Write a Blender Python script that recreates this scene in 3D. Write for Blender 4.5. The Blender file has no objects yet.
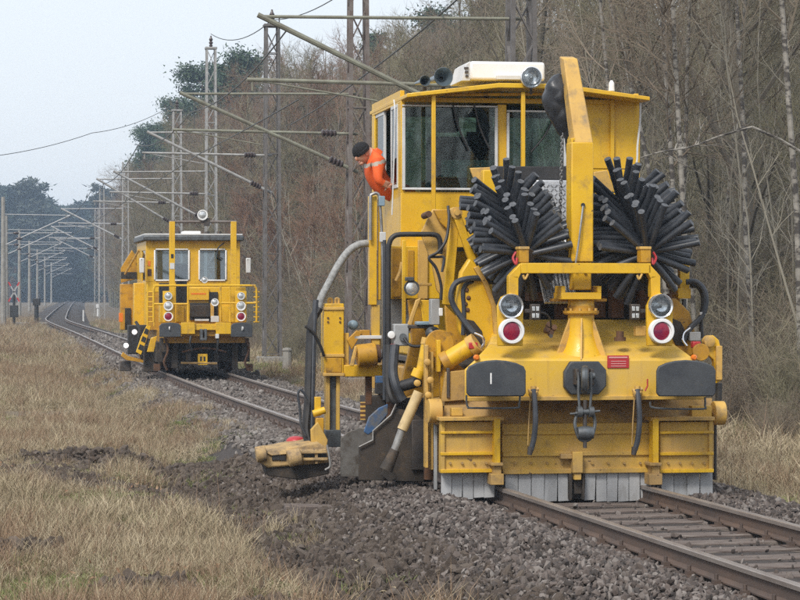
import bpy, bmesh, math, random
import numpy as np
from mathutils import Vector, Matrix, Euler

SC = bpy.context.scene
COL = SC.collection
rnd = random.Random(7)
rng = np.random.default_rng(11)
R = math.radians

# ------------------------------------------------------------------ camera, sky, sun, exposure
FPX, HOR, CH = 2400.0, 292.0, 2.0          # focal length in photo pixels, horizon row, camera height over the rail tops
cam_d = bpy.data.cameras.new('camera'); cam = bpy.data.objects.new('camera', cam_d); COL.objects.link(cam)
cam_d.sensor_width = 36.0; cam_d.lens = 36.0 * FPX / 800.0
cam_d.clip_start = 0.5; cam_d.clip_end = 9000
cam.location = (0, 0, CH); cam.rotation_euler = (R(90) - math.atan((300 - HOR) / FPX), 0, 0)
SC.camera = cam

HAZE = 0.00055
SUN_EL, SUN_AZ = 46.0, 205.0              # degrees; azimuth clockwise from +Y (behind the camera, to its left)
world = bpy.data.worlds.new('World'); SC.world = world; world.use_nodes = True
wn = world.node_tree.nodes; wl = world.node_tree.links; wn.clear()
wo = wn.new('ShaderNodeOutputWorld'); bg = wn.new('ShaderNodeBackground'); sky = wn.new('ShaderNodeTexSky')
sky.sky_type = 'NISHITA'; sky.sun_disc = False; sky.sun_elevation = R(SUN_EL); sky.sun_rotation = R(SUN_AZ)
sky.air_density = 1.0; sky.dust_density = 4.0; sky.ozone_density = 1.0; sky.altitude = 20
ovc = wn.new('ShaderNodeMixRGB'); ovc.blend_type = 'MIX'; ovc.inputs[0].default_value = 0.72
ovc.inputs[2].default_value = (8.15, 8.6, 9.15, 1)        # even, thin white cloud cover over the clear sky
wl.new(sky.outputs[0], ovc.inputs[1]); wl.new(ovc.outputs[0], bg.inputs[0]); wl.new(bg.outputs[0], wo.inputs[0])
bg.inputs[1].default_value = 0.105
sun_d = bpy.data.lights.new('sun', 'SUN'); sun = bpy.data.objects.new('sun', sun_d); COL.objects.link(sun)
sun_d.energy = 2.3; sun_d.angle = R(16); sun_d.color = (1.0, 0.955, 0.89)
_az = R(SUN_AZ); _el = R(SUN_EL)
_sd = Vector((math.sin(_az) * math.cos(_el), math.cos(_az) * math.cos(_el), math.sin(_el)))
sun.rotation_euler = _sd.to_track_quat('Z', 'Y').to_euler()
SC.view_settings.view_transform = 'Standard'; SC.view_settings.look = 'None'
SC.view_settings.exposure = 0.41; SC.view_settings.gamma = 1.0; SC.view_settings.use_curve_mapping = False
SC.render.engine = 'CYCLES'
SC.cycles.use_denoising = False; SC.cycles.denoising_input_passes = 'RGB_ALBEDO_NORMAL'; SC.cycles.denoising_prefilter = 'ACCURATE'
SC.cycles.max_bounces = 5; SC.cycles.diffuse_bounces = 3; SC.cycles.glossy_bounces = 3
SC.cycles.transmission_bounces = 4; SC.cycles.transparent_max_bounces = 12; SC.cycles.volume_bounces = 2
SC.cycles.use_adaptive_sampling = True; SC.cycles.adaptive_threshold = 0.008

# ------------------------------------------------------------------ materials
MATS = {}
def srgb(r, g, b):
    f = lambda c: c / 12.92 if c <= 0.04045 else ((c + 0.055) / 1.055) ** 2.4
    return (f(r / 255), f(g / 255), f(b / 255), 1)
def mat(name, base, var=None, scale=6.0, fac=0.5, rough=0.6, metal=0.0, bump=0.0, bscale=30.0, rvar=0.0,
        spec=0.5, var2=None, scale2=20.0, lo2=0.55, hi2=0.7, coat=0.0, emit=0.0, rand=None, stretch=None, detail=5.0, chips=None, runs=None):
    m = bpy.data.materials.new(name); m.use_nodes = True
    nt = m.node_tree; N = nt.nodes; L = nt.links
    b = N['Principled BSDF']
    b.inputs['Roughness'].default_value = rough; b.inputs['Metallic'].default_value = metal
    b.inputs['Specular IOR Level'].default_value = spec; b.inputs['Coat Weight'].default_value = coat
    col = None
    tc = N.new('ShaderNodeTexCoord'); src = tc.outputs['Object']
    if stretch:
        mp = N.new('ShaderNodeMapping'); mp.inputs['Scale'].default_value = stretch; L.new(src, mp.inputs[0]); src = mp.outputs[0]
    def noise(s, d=detail):
        n = N.new('ShaderNodeTexNoise'); n.inputs['Scale'].default_value = s; n.inputs['Detail'].default_value = d
        n.inputs['Roughness'].default_value = 0.65; L.new(src, n.inputs['Vector']); return n.outputs['Fac']
    def mix(a, c, f):
        x = N.new('ShaderNodeMixRGB')
        if isinstance(f, float): x.inputs[0].default_value = f
        else: L.new(f, x.inputs[0])
        for i, q in ((1, a), (2, c)):
            if isinstance(q, tuple): x.inputs[i].default_value = q
            else: L.new(q, x.inputs[i])
        return x.outputs[0]
    def ramp(s, lo, hi, top=1.0):
        r = N.new('ShaderNodeMapRange'); r.inputs[1].default_value = lo; r.inputs[2].default_value = hi; r.inputs[4].default_value = top
        L.new(s, r.inputs[0]); return r.outputs[0]
    base = tuple(base) if len(base) == 4 else tuple(base) + (1,)
    cur = base
    if var is not None:
        var = tuple(var) if len(var) == 4 else tuple(var) + (1,)
        cur = mix(cur, var, ramp(noise(scale), 0.35, 0.65, fac * 2 if fac <= .5 else 1.0))
    if var2 is not None:
        var2 = tuple(var2) if len(var2) == 4 else tuple(var2) + (1,)
        cur = mix(cur, var2, ramp(noise(scale2), lo2, hi2))
    def noise2(sc3, s, lo, hi, top):
        mp = N.new('ShaderNodeMapping'); mp.inputs['Scale'].default_value = sc3; L.new(tc.outputs['Object'], mp.inputs[0])
        n = N.new('ShaderNodeTexNoise'); n.inputs['Scale'].default_value = s; n.inputs['Detail'].default_value = 4; L.new(mp.outputs[0], n.inputs['Vector']); return ramp(n.outputs['Fac'], lo, hi, top)
    if runs is not None: cur = mix(cur, tuple(runs) + (1,), noise2((9, 9, .7), 1.6, .60, .84, .6))
    if chips is not None: cur = mix(cur, tuple(chips) + (1,), noise2((1, 1, 1.4), 13, .70, .735, .85))
    if rand is not None:
        oi = N.new('ShaderNodeObjectInfo')
        rp = N.new('ShaderNodeValToRGB'); el = rp.color_ramp.elements
        while len(el) < len(rand): el.new(0.5)
        for i, c in enumerate(rand):
            el[i].position = i / max(1, len(rand) - 1); el[i].color = tuple(c) + (1,) if len(c) == 3 else c
        L.new(oi.outputs['Random'], rp.inputs[0])
        cur = mix(cur, rp.outputs[0], 0.75)
    if isinstance(cur, tuple): b.inputs['Base Color'].default_value = cur
    else: L.new(cur, b.inputs['Base Color'])
    if rvar:
        rr = N.new('ShaderNodeMapRange'); rr.inputs[3].default_value = max(0.05, rough - rvar); rr.inputs[4].default_value = min(1, rough + rvar)
        L.new(noise(9.0), rr.inputs[0]); L.new(rr.outputs[0], b.inputs['Roughness'])
    if bump:
        bp = N.new('ShaderNodeBump'); bp.inputs['Strength'].default_value = bump; bp.inputs['Distance'].default_value = 0.02
        L.new(noise(bscale), bp.inputs['Height']); L.new(bp.outputs[0], b.inputs['Normal'])
    if emit:
        b.inputs['Emission Color'].default_value = base; b.inputs['Emission Strength'].default_value = emit
    MATS[name] = m
    return m

mat('yellow', (0.70, 0.425, 0.012), (0.61, 0.345, 0.014), 1.7, 0.45, 0.45, rvar=0.12, var2=(0.27, 0.17, 0.06), scale2=5.0, lo2=0.54, hi2=0.82, coat=0.1, bump=0.05, bscale=60, chips=(0.09, 0.05, 0.03), runs=(0.22, 0.13, 0.05))
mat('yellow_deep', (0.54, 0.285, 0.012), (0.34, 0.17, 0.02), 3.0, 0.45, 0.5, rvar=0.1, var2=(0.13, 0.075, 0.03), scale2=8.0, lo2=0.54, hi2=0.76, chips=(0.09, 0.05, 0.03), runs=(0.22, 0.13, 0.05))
mat('yellow_pale', (0.60, 0.37, 0.085), (0.50, 0.30, 0.08), 3.0, 0.5, 0.6, rvar=0.1, var2=(0.25, 0.18, 0.10), scale2=7.0, lo2=0.50, hi2=0.75, chips=(0.09, 0.05, 0.03), runs=(0.22, 0.13, 0.05))
mat('tan_dirty', (0.46, 0.31, 0.13), (0.34, 0.23, 0.11), 4.0, 0.5, 0.75, rvar=0.1, var2=(0.15, 0.11, 0.075), scale2=8.0, lo2=0.48, hi2=0.70, bump=0.2)
mat('dull_edge', (0.30, 0.30, 0.29), (0.18, 0.17, 0.16), 9, 0.5, 0.6, metal=.4)
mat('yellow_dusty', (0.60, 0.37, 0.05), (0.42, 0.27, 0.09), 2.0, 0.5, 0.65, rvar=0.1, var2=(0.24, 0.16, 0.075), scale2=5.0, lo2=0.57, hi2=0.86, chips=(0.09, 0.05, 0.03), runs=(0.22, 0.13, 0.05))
mat('bonnet_dust', (0.66, 0.405, 0.028), (0.60, 0.39, 0.09), 2.2, 0.5, 0.55, rvar=0.1, var2=(0.45, 0.31, 0.14), scale2=5.0, lo2=0.56, hi2=0.84, chips=(0.09, 0.05, 0.03), runs=(0.34, 0.21, 0.08))
mat('blade_steel', (0.16, 0.152, 0.14), (0.10, 0.092, 0.083), 5, .5, 0.7, metal=.2, var2=(0.07, .055, .042), scale2=9, lo2=.5, hi2=.7)
mat('reflector', (0.80, 0.82, 0.84), (0.66, 0.68, 0.70), 22, .5, 0.14, metal=.75)
mat('cream', (0.60, 0.46, 0.24), (0.5, 0.37, 0.18), 6, .5, 0.55, var2=(.28, .2, .11), scale2=9, lo2=.55, hi2=.75)
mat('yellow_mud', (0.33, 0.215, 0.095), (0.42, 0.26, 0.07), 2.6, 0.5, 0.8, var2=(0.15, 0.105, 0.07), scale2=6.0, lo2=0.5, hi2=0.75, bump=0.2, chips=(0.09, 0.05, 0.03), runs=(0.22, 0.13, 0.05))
mat('rubber', (0.028, 0.033, 0.042), (0.05, 0.055, 0.065), 8.0, 0.5, 0.55, rvar=0.1, var2=(0.12, 0.11, 0.10), scale2=16.0, lo2=0.62, hi2=0.85)
mat('buffer_black', (0.034, 0.038, 0.045), (0.055, 0.06, 0.065), 5.0, 0.5, 0.6, rvar=0.1, var2=(0.13, 0.11, 0.09), scale2=9.0, lo2=0.6, hi2=0.85)
mat('hose_bristle', (0.026, 0.031, 0.040), (0.05, 0.054, 0.062), 9.0, 0.5, 0.40, rvar=0.12, var2=(0.10, 0.10, 0.10), scale2=14, lo2=.60, hi2=.85)
mat('hose_end', (0.11, 0.115, 0.125), (0.04, 0.044, 0.05), 40, 0.5, 0.6)
mat('flap_rubber', (0.42, 0.43, 0.44), (0.33, 0.335, 0.34), 5.0, 0.5, 0.8, var2=(0.2, 0.19, 0.175), scale2=7, lo2=0.58, hi2=0.88, stretch=(1, 1, .35))
mat('black', (0.014, 0.014, 0.016), (0.03, 0.028, 0.027), 6, 0.5, 0.55)
mat('dark_steel', (0.055, 0.05, 0.048), (0.085, 0.07, 0.06), 6, 0.5, 0.6, metal=0.3, var2=(0.16, 0.10, 0.06), scale2=9, lo2=0.6, hi2=0.8)
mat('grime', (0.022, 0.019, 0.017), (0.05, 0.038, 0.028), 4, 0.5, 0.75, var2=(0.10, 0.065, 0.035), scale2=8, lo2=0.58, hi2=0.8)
mat('steel', (0.40, 0.40, 0.40), (0.26, 0.25, 0.24), 8, 0.5, 0.42, metal=0.8)
mat('iron_grey', (0.13, 0.145, 0.155), (0.08, 0.08, 0.08), 9, 0.5, 0.5, metal=0.5)
mat('chrome', (0.72, 0.73, 0.75), None, rough=0.16, metal=1.0)
mat('white_paint', (0.78, 0.78, 0.77), (0.66, 0.66, 0.65), 3, 0.3, 0.45)
mat('frame_grey', (0.60, 0.61, 0.61), (0.48, 0.48, 0.47), 4, 0.4, 0.45)
mat('grey_paint', (0.33, 0.345, 0.35), (0.25, 0.25, 0.25), 6, 0.4, 0.55)
mat('alu', (0.66, 0.68, 0.71), (0.45, 0.47, 0.50), 14, 0.5, 0.35, metal=0.4, bump=0.15, bscale=60)
mat('rust', (0.13, 0.062, 0.03), (0.075, 0.042, 0.026), 7, 0.5, 0.85, bump=0.2)
mat('red_paint', (0.42, 0.025, 0.03), (0.36, 0.03, 0.035), 8, 0.3, 0.45)
mat('red_print', (0.62, 0.32, 0.30), None, rough=0.6)
mat('blue_paint', (0.03, 0.10, 0.24), (0.05, 0.09, 0.17), 6, 0.5, 0.6, var2=(.12, .115, .105), scale2=7, lo2=.48, hi2=.68)
mat('blue_grey', (0.20, 0.28, 0.34), None, rough=0.4)
mat('horn_blue', (0.12, 0.165, 0.20), (0.2, 0.24, 0.27), 5, .4, rough=0.35, metal=0.5)
mat('tarp', (0.022, 0.024, 0.029), (0.035, 0.037, 0.042), 5, 0.5, 0.38, bump=0.3, bscale=9)
mat('wrap_grey', (0.34, 0.345, 0.34), (0.2, 0.2, 0.195), 28, 0.5, 0.7, bump=0.3, bscale=40)
mat('seat_dark', (0.02, 0.022, 0.026), None, rough=0.7)
mat('cab_inside', (0.15, 0.17, 0.16), (0.11, 0.12, 0.12), 3, .4, rough=0.7)
mat('pale_green', (0.30, 0.37, 0.34), None, rough=0.5)
mat('orange_vest', (0.78, 0.125, 0.02), (0.70, 0.09, 0.015), 9, 0.4, 0.75)
mat('reflective', (0.42, 0.36, 0.30), None, rough=0.5)
mat('skin', (0.50, 0.27, 0.18), (0.44, 0.21, 0.14), 14, 0.4, 0.55)
mat('wool_black', (0.012, 0.012, 0.014), None, rough=0.95, bump=.4, bscale=90)
mat('trouser', (0.03, 0.04, 0.06), None, rough=0.85)
mat('rail_side', (0.115, 0.075, 0.055), (0.075, 0.055, 0.046), 4, 0.5, 0.75, stretch=(1, .3, 1))
mat('rail_head', (0.34, 0.30, 0.27), (0.25, 0.21, 0.185), 3, 0.5, 0.36, metal=0.4, stretch=(3, .2, 3))
mat('sleeper_wood', (0.155, 0.125, 0.108), (0.085, 0.064, 0.056), 3.2, 0.5, 0.9, var2=(0.23, 0.20, 0.175), scale2=7, lo2=0.5, hi2=0.72, bump=0.6, bscale=9, stretch=(0.7, 9, 9))
mat('stone', (0.105, 0.085, 0.074), (0.065, 0.054, 0.049), 5, 0.4, 0.85, rand=((0.028, 0.023, 0.020), (0.052, 0.042, 0.037), (0.088, 0.069, 0.059), (0.11, 0.087, 0.075), (0.15, 0.128, 0.114), (0.25, 0.225, 0.205)))
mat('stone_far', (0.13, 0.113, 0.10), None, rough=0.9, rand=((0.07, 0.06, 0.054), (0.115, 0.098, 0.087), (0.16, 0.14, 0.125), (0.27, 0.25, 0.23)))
mat('bed', (0.040, 0.032, 0.028), (0.07, 0.057, 0.05), 9, 0.5, 0.95, var2=(0.028, 0.022, 0.019), scale2=28, lo2=0.45, hi2=0.6, bump=0.9, bscale=26)  # darker than the stones, so shade in their gaps is put into colour
mat('soil', (0.098, 0.076, 0.060), (0.135, 0.105, 0.083), 6, 0.5, 0.95, bump=0.8, bscale=14, rand=((0.060, 0.046, 0.037), (0.095, 0.072, 0.056), (0.125, 0.098, 0.078), (0.16, 0.13, 0.105)))
mat('ground', (0.115, 0.088, 0.058), (0.16, 0.125, 0.08), 0.9, 0.5, 0.95, var2=(0.075, 0.058, 0.042), scale2=2.2, lo2=0.5, hi2=0.64, bump=0.8, bscale=5)
mat('leaf_litter', (0.12, 0.082, 0.05), (0.08, 0.058, 0.038), 3, 0.5, 0.95, bump=0.6, bscale=12)
mat('straw', (0.37, 0.30, 0.19), None, rough=0.85, rand=((0.20, 0.155, 0.098), (0.31, 0.25, 0.155), (0.27, 0.225, 0.14), (0.41, 0.34, 0.225), (0.53, 0.46, 0.325)))
mat('straw_red', (0.25, 0.165, 0.10), None, rough=0.85, rand=((0.19, 0.12, 0.072), (0.26, 0.175, 0.11), (0.31, 0.225, 0.145)))
mat('grass_green', (0.14, 0.17, 0.05), None, rough=0.75, rand=((0.11, 0.14, 0.04), (0.16, 0.19, 0.055), (0.22, 0.22, 0.085)))
BR = ((0.13, 0.11, 0.09), (0.17, 0.145, 0.12), (0.12, 0.11, 0.085), (0.20, 0.165, 0.13), (0.14, 0.145, 0.095))
mat('dead_leaf', (0.20, 0.11, 0.06), None, rough=.8, rand=((0.14, 0.075, 0.045), (0.24, 0.13, 0.07), (0.30, 0.19, 0.11), (0.36, 0.27, 0.18)))
mat('stalk', (0.16, 0.10, 0.065), None, rough=.85, rand=((0.11, 0.07, 0.05), (0.20, 0.135, 0.09), (0.34, 0.26, 0.17)))
mat('bark', (0.105, 0.092, 0.072), (0.06, 0.055, 0.045), 7, 0.4, 0.95, rand=BR, bump=0.5, bscale=12)
mat('twig', (0.17, 0.136, 0.10), None, rough=0.95, rand=((0.14, 0.108, 0.078), (0.195, 0.158, 0.116), (0.155, 0.13, 0.092), (0.24, 0.196, 0.148), (0.17, 0.15, 0.097)))
mat('twig_olive', (0.165, 0.148, 0.093), None, rough=0.95, rand=((0.138, 0.126, 0.075), (0.188, 0.17, 0.108), (0.245, 0.218, 0.15)))
mat('twig_red', (0.22, 0.128, 0.083), None, rough=0.95, rand=((0.215, 0.12, 0.076), (0.175, 0.115, 0.08), (0.25, 0.152, 0.10)))
mat('birch', (0.29, 0.27, 0.235), (0.17, 0.155, 0.13), 2.5, 0.5, 0.85, var2=(0.06, 0.052, 0.045), scale2=3.0, lo2=0.48, hi2=0.56, stretch=(1.2, 1.2, 2.6))
mat('pale_stem', (0.33, 0.30, 0.235), (0.20, 0.18, 0.14), 3, .5, .9, rand=((0.17, 0.155, 0.12), (0.24, 0.22, 0.175), (0.31, 0.285, 0.235)))
mat('needles', (0.036, 0.068, 0.038), None, rough=0.8, rand=((0.028, 0.055, 0.033), (0.042, 0.078, 0.04), (0.055, 0.085, 0.042)))
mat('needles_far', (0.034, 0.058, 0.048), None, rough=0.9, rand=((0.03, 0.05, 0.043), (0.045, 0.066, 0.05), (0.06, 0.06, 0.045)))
mat('pine_bark', (0.17, 0.10, 0.06), (0.10, 0.07, 0.05), 4, .5, 0.95)
mat('concrete', (0.30, 0.29, 0.265), (0.21, 0.2, 0.18), 3, 0.5, 0.9, bump=0.3)
mat('galvanised', (0.37, 0.375, 0.37), (0.25, 0.24, 0.225), 5, 0.5, 0.6, metal=0.2)
mat('mast_rust', (0.125, 0.092, 0.078), (0.18, 0.16, 0.145), 5, 0.5, 0.75, metal=0.15)
mat('mast_dark', (0.155, 0.145, 0.14), (0.10, 0.09, 0.083), 5, 0.5, 0.7, metal=0.15)
mat('arm_tube', (0.24, 0.245, 0.19), (0.16, 0.15, 0.115), 4, 0.5, 0.7, metal=0.15)
mat('arm_pale', (0.40, 0.41, 0.42), (0.30, 0.30, 0.30), 4, 0.4, 0.6)
mat('insulator', (0.055, 0.04, 0.038), None, rough=0.25)
mat('wire', (0.10, 0.105, 0.105), None, rough=0.6, metal=0.3)
mat('lamp_on', (1.0, 0.88, 0.84), None, rough=0.3, emit=2.6)
mat('lamp_white', (0.70, 0.72, 0.72), (0.45, 0.47, 0.48), 18, 0.5, 0.12, metal=0.55)
mat('lens_red', (0.30, 0.012, 0.03), (0.14, 0.014, 0.05), 9, 0.5, 0.14)
mat('lens_orange', (0.7, 0.18, 0.02), None, rough=0.3)
mat('hazard_black', (0.02, 0.02, 0.02), None, rough=0.6)

def glass_mat(name, tint, gloss_rough=0.03, ior=1.5):
    m = bpy.data.materials.new(name); m.use_nodes = True
    N = m.node_tree.nodes; L = m.node_tree.links; N.clear()
    o = N.new('ShaderNodeOutputMaterial'); mx = N.new('ShaderNodeMixShader'); fr = N.new('ShaderNodeFresnel')
    tr = N.new('ShaderNodeBsdfTransparent'); gl = N.new('ShaderNodeBsdfGlossy')
    fr.inputs[0].default_value = ior; tr.inputs[0].default_value = tint; gl.inputs['Roughness'].default_value = gloss_rough
    L.new(fr.outputs[0], mx.inputs[0]); L.new(tr.outputs[0], mx.inputs[1]); L.new(gl.outputs[0], mx.inputs[2]); L.new(mx.outputs[0], o.inputs[0])
    MATS[name] = m
glass_mat('glass', (0.66, 0.78, 0.76, 1), ior=1.75)
glass_mat('glass_sky', (0.60, 0.70, 0.74, 1), ior=2.4)
glass_mat('lens_clear', (0.93, 0.95, 0.96, 1), ior=1.5)

# ------------------------------------------------------------------ mesh collector
class MB:
    def __init__(s): s.v = []; s.f = []
    def add(s, vs, fs):
        k = len(s.v); s.v.extend([tuple(p) for p in vs]); s.f.extend([tuple(i + k for i in f) for f in fs]); return s
    def hexa(s, p):                                        # 4 bottom + 4 top corners, both counter-clockwise from above
        return s.add(p, [(3, 2, 1, 0), (4, 5, 6, 7), (0, 1, 5, 4), (1, 2, 6, 5), (2, 3, 7, 6), (3, 0, 4, 7)])
    def box(s, x0, x1, y0, y1, z0, z1):
        x0, x1 = sorted((x0, x1)); y0, y1 = sorted((y0, y1)); z0, z1 = sorted((z0, z1))
        return s.hexa([(x0, y0, z0), (x1, y0, z0), (x1, y1, z0), (x0, y1, z0), (x0, y0, z1), (x1, y0, z1), (x1, y1, z1), (x0, y1, z1)])
    def beam(s, p0, p1, a, b=None, up=(0, 0, 1)):          # rectangular bar
        b = a if b is None else b
        p0 = Vector(p0); p1 = Vector(p1); d = (p1 - p0).normalized(); up = Vector(up)
        if abs(d.dot(up)) > .98: up = Vector((0, 1, 0))
        x = d.cross(up).normalized() * a / 2; y = x.cross(d).normalized() * b / 2
        q = [p0 - x - y, p0 + x - y, p0 + x + y, p0 - x + y, p1 - x - y, p1 + x - y, p1 + x + y, p1 - x + y]
        return s.add(q, [(3, 2, 1, 0), (4, 5, 6, 7), (0, 1, 5, 4), (1, 2, 6, 5), (2, 3, 7, 6), (3, 0, 4, 7)])
    def cyl(s, p0, p1, r0, r1=None, n=14, caps=True):
        r1 = r0 if r1 is None else r1
        return s.tube([p0, p1], [r0, r1], n, caps)
    def tube(s, pts, r, n=8, caps=True):
        pts = [Vector(p) for p in pts]; m = len(pts)
        rs = list(r) if hasattr(r, '__len__') else [r] * m
        t = (pts[1] - pts[0]).normalized(); a = Vector((0, 0, 1)) if abs(t.z) < .9 else Vector((1, 0, 0))
        x = t.cross(a).normalized(); vs = []; fs = []
        for i, p in enumerate(pts):
            t = ((pts[min(i + 1, m - 1)] - pts[max(i - 1, 0)])).normalized()
            x = (x - t * x.dot(t)).normalized(); y = t.cross(x)
            for k in range(n):
                c = 2 * math.pi * k / n; vs.append(p + x * (rs[i] * math.cos(c)) + y * (rs[i] * math.sin(c)))
        for i in range(m - 1):
            for k in range(n):
                j = (k + 1) % n; fs.append((i * n + k, i * n + j, (i + 1) * n + j, (i + 1) * n + k))
        if caps and n > 2: fs.append(tuple(reversed(range(n)))); fs.append(tuple((m - 1) * n + k for k in range(n)))
        return s.add(vs, fs)
    def prism(s, poly, off):                               # planar outline pushed along a vector
        poly = [Vector(p) for p in poly]; off = Vector(off); n = len(poly)
        nrm = Vector((0, 0, 0))
        for i in range(n): nrm += poly[i].cross(poly[(i + 1) % n])
        if nrm.dot(off) > 0: poly.reverse()
        return s.add(poly + [p + off for p in poly], [tuple(range(n)), tuple(reversed(range(n, 2 * n)))] +
                     [(i, i + n, (i + 1) % n + n, (i + 1) % n) for i in range(n)])
    def lathe(s, c, axis, prof, n=20, caps=True):                     # (distance along axis, radius) pairs
        c = Vector(c); axis = Vector(axis).normalized()
        return s.tube_profile([(c + axis * a, r) for a, r in prof], axis, n, caps)
    def tube_profile(s, rings, axis, n, caps=True):
        a = Vector((0, 0, 1)) if abs(axis.z) < .9 else Vector((1, 0, 0))
        x = axis.cross(a).normalized(); y = axis.cross(x); vs = []; fs = []
        for p, r in rings:
            for k in range(n):
                c = 2 * math.pi * k / n; vs.append(p + x * (r * math.cos(c)) + y * (r * math.sin(c)))
        for i in range(len(rings) - 1):
            for k in range(n):
                j = (k + 1) % n; fs.append((i * n + k, i * n + j, (i + 1) * n + j, (i + 1) * n + k))
        if caps: fs.append(tuple(reversed(range(n)))); fs.append(tuple((len(rings) - 1) * n + k for k in range(n)))
        return s.add(vs, fs)
    def ball(s, c, rx, ry, rz, n=14, m=9):
        vs = []; fs = []
        for i in range(m + 1):
            th = math.pi * i / m
            for k in range(n):
                ph = 2 * math.pi * k / n
                vs.append((c[0] + rx * math.sin(th) * math.cos(ph), c[1] + ry * math.sin(th) * math.sin(ph), c[2] + rz * math.cos(th)))
        for i in range(m):
            for k in range(n):
                j = (k + 1) % n; fs.append((i * n + k, (i + 1) * n + k, (i + 1) * n + j, i * n + j))
        return s.add(vs, fs)
    def mesh(s, name, material=None, smooth=True, angle=38):
        me = bpy.data.meshes.new(name); me.from_pydata(s.v, [], s.f); me.update()
        if material: me.materials.append(MATS[material])
        if smooth and len(me.polygons):
            me.polygons.foreach_set('use_smooth', [True] * len(me.polygons)); me.set_sharp_from_angle(angle=R(angle))
        return me
    def build(s, name, material, parent=None, bevel=0.0, smooth=True, angle=38):
        o = bpy.data.objects.new(name, s.mesh(name, material, smooth, angle)); COL.objects.link(o)
        if parent: o.parent = parent
        if bevel:
            b = o.modifiers.new('edge', 'BEVEL'); b.width = bevel; b.segments = 2; b.limit_method = 'ANGLE'; b.angle_limit = R(50)
        return o

def tag(o, label=None, cat=None, group=None, kind=None):
    for k, v in (('label', label), ('category', cat), ('group', group), ('kind', kind)):
        if v: o[k] = v
    return o
def empty(name, loc=(0, 0, 0), rz=0.0, label=None, cat=None, group=None):
    o = bpy.data.objects.new(name, None); COL.objects.link(o); o.location = loc; o.rotation_euler = (0, 0, rz)
    o.empty_display_size = 0.2
    return tag(o, label, cat, group)
def link_mesh(name, me, parent=None, loc=(0, 0, 0), rot=(0, 0, 0), scl=1.0):
    o = bpy.data.objects.new(name, me); COL.objects.link(o); o.parent = parent
    o.location = loc; o.rotation_euler = rot; o.scale = (scl,) * 3 if not hasattr(scl, '__len__') else scl
    return o

def P(px, py, d): return Vector(((px - 400) / FPX * d, d, CH + (HOR - py) / FPX * d))

class Frame:                                              # local axes of a vehicle: u right, v back along the track, w up from the rail
    def __init__(s, x0, y0, slope): s.x0, s.y0, s.th = x0, y0, math.atan(slope); s.c, s.s = math.cos(s.th), math.sin(s.th)
    def F(s, px, py, v):
        k = (px - 400) / FPX
        u = (k * (s.y0 + v * s.c) - s.x0 + v * s.s) / (s.c - k * s.s)
        return Vector((u, v, CH + (HOR - py) / FPX * (s.y0 + u * s.s + v * s.c)))
    def rect(s, mb, x0, y0, x1, y1, v, dep):
        a = s.F(x0, y0, v); b = s.F(x1, y1, v); return mb.box(a.x, b.x, v, v + dep, a.z, b.z)
    def poly(s, mb, pts, v, dep): return mb.prism([s.F(x, y, v) for x, y in pts], (0, dep, 0))
    def path(s, pts, v=None): return [s.F(p[0], p[1], p[2] if len(p) > 2 else v) for p in pts]
def smooth_path(pts, k=5):                                # Catmull-Rom through the points
    pts = [Vector(p) for p in pts]; q = [pts[0] * 2 - pts[1]] + pts + [pts[-1] * 2 - pts[-2]]; out = []
    for i in range(1, len(q) - 2):
        for j in range(k):
            t = j / k; a, b, c, d = q[i - 1], q[i], q[i + 1], q[i + 2]
            out.append(0.5 * (2 * b + (c - a) * t + (2 * a - 5 * b + 4 * c - d) * t * t + (3 * b - a - 3 * c + d) * t ** 3))
    out.append(pts[-1]); return out
def boxp(parent, fr, name, material, rects, bevel=0.006):  # one part out of pixel rectangles (x0,y0,x1,y1,v,depth)
    m = MB()
    for q in rects: fr.rect(m, *q)
    return m.build(name, material, parent, bevel)
def hosep(parent, fr, name, material, pts, r, v=None, k=5, n=8):
    return MB().tube(smooth_path(fr.path(pts, v), k), r, n).build(name, material, parent)

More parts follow.
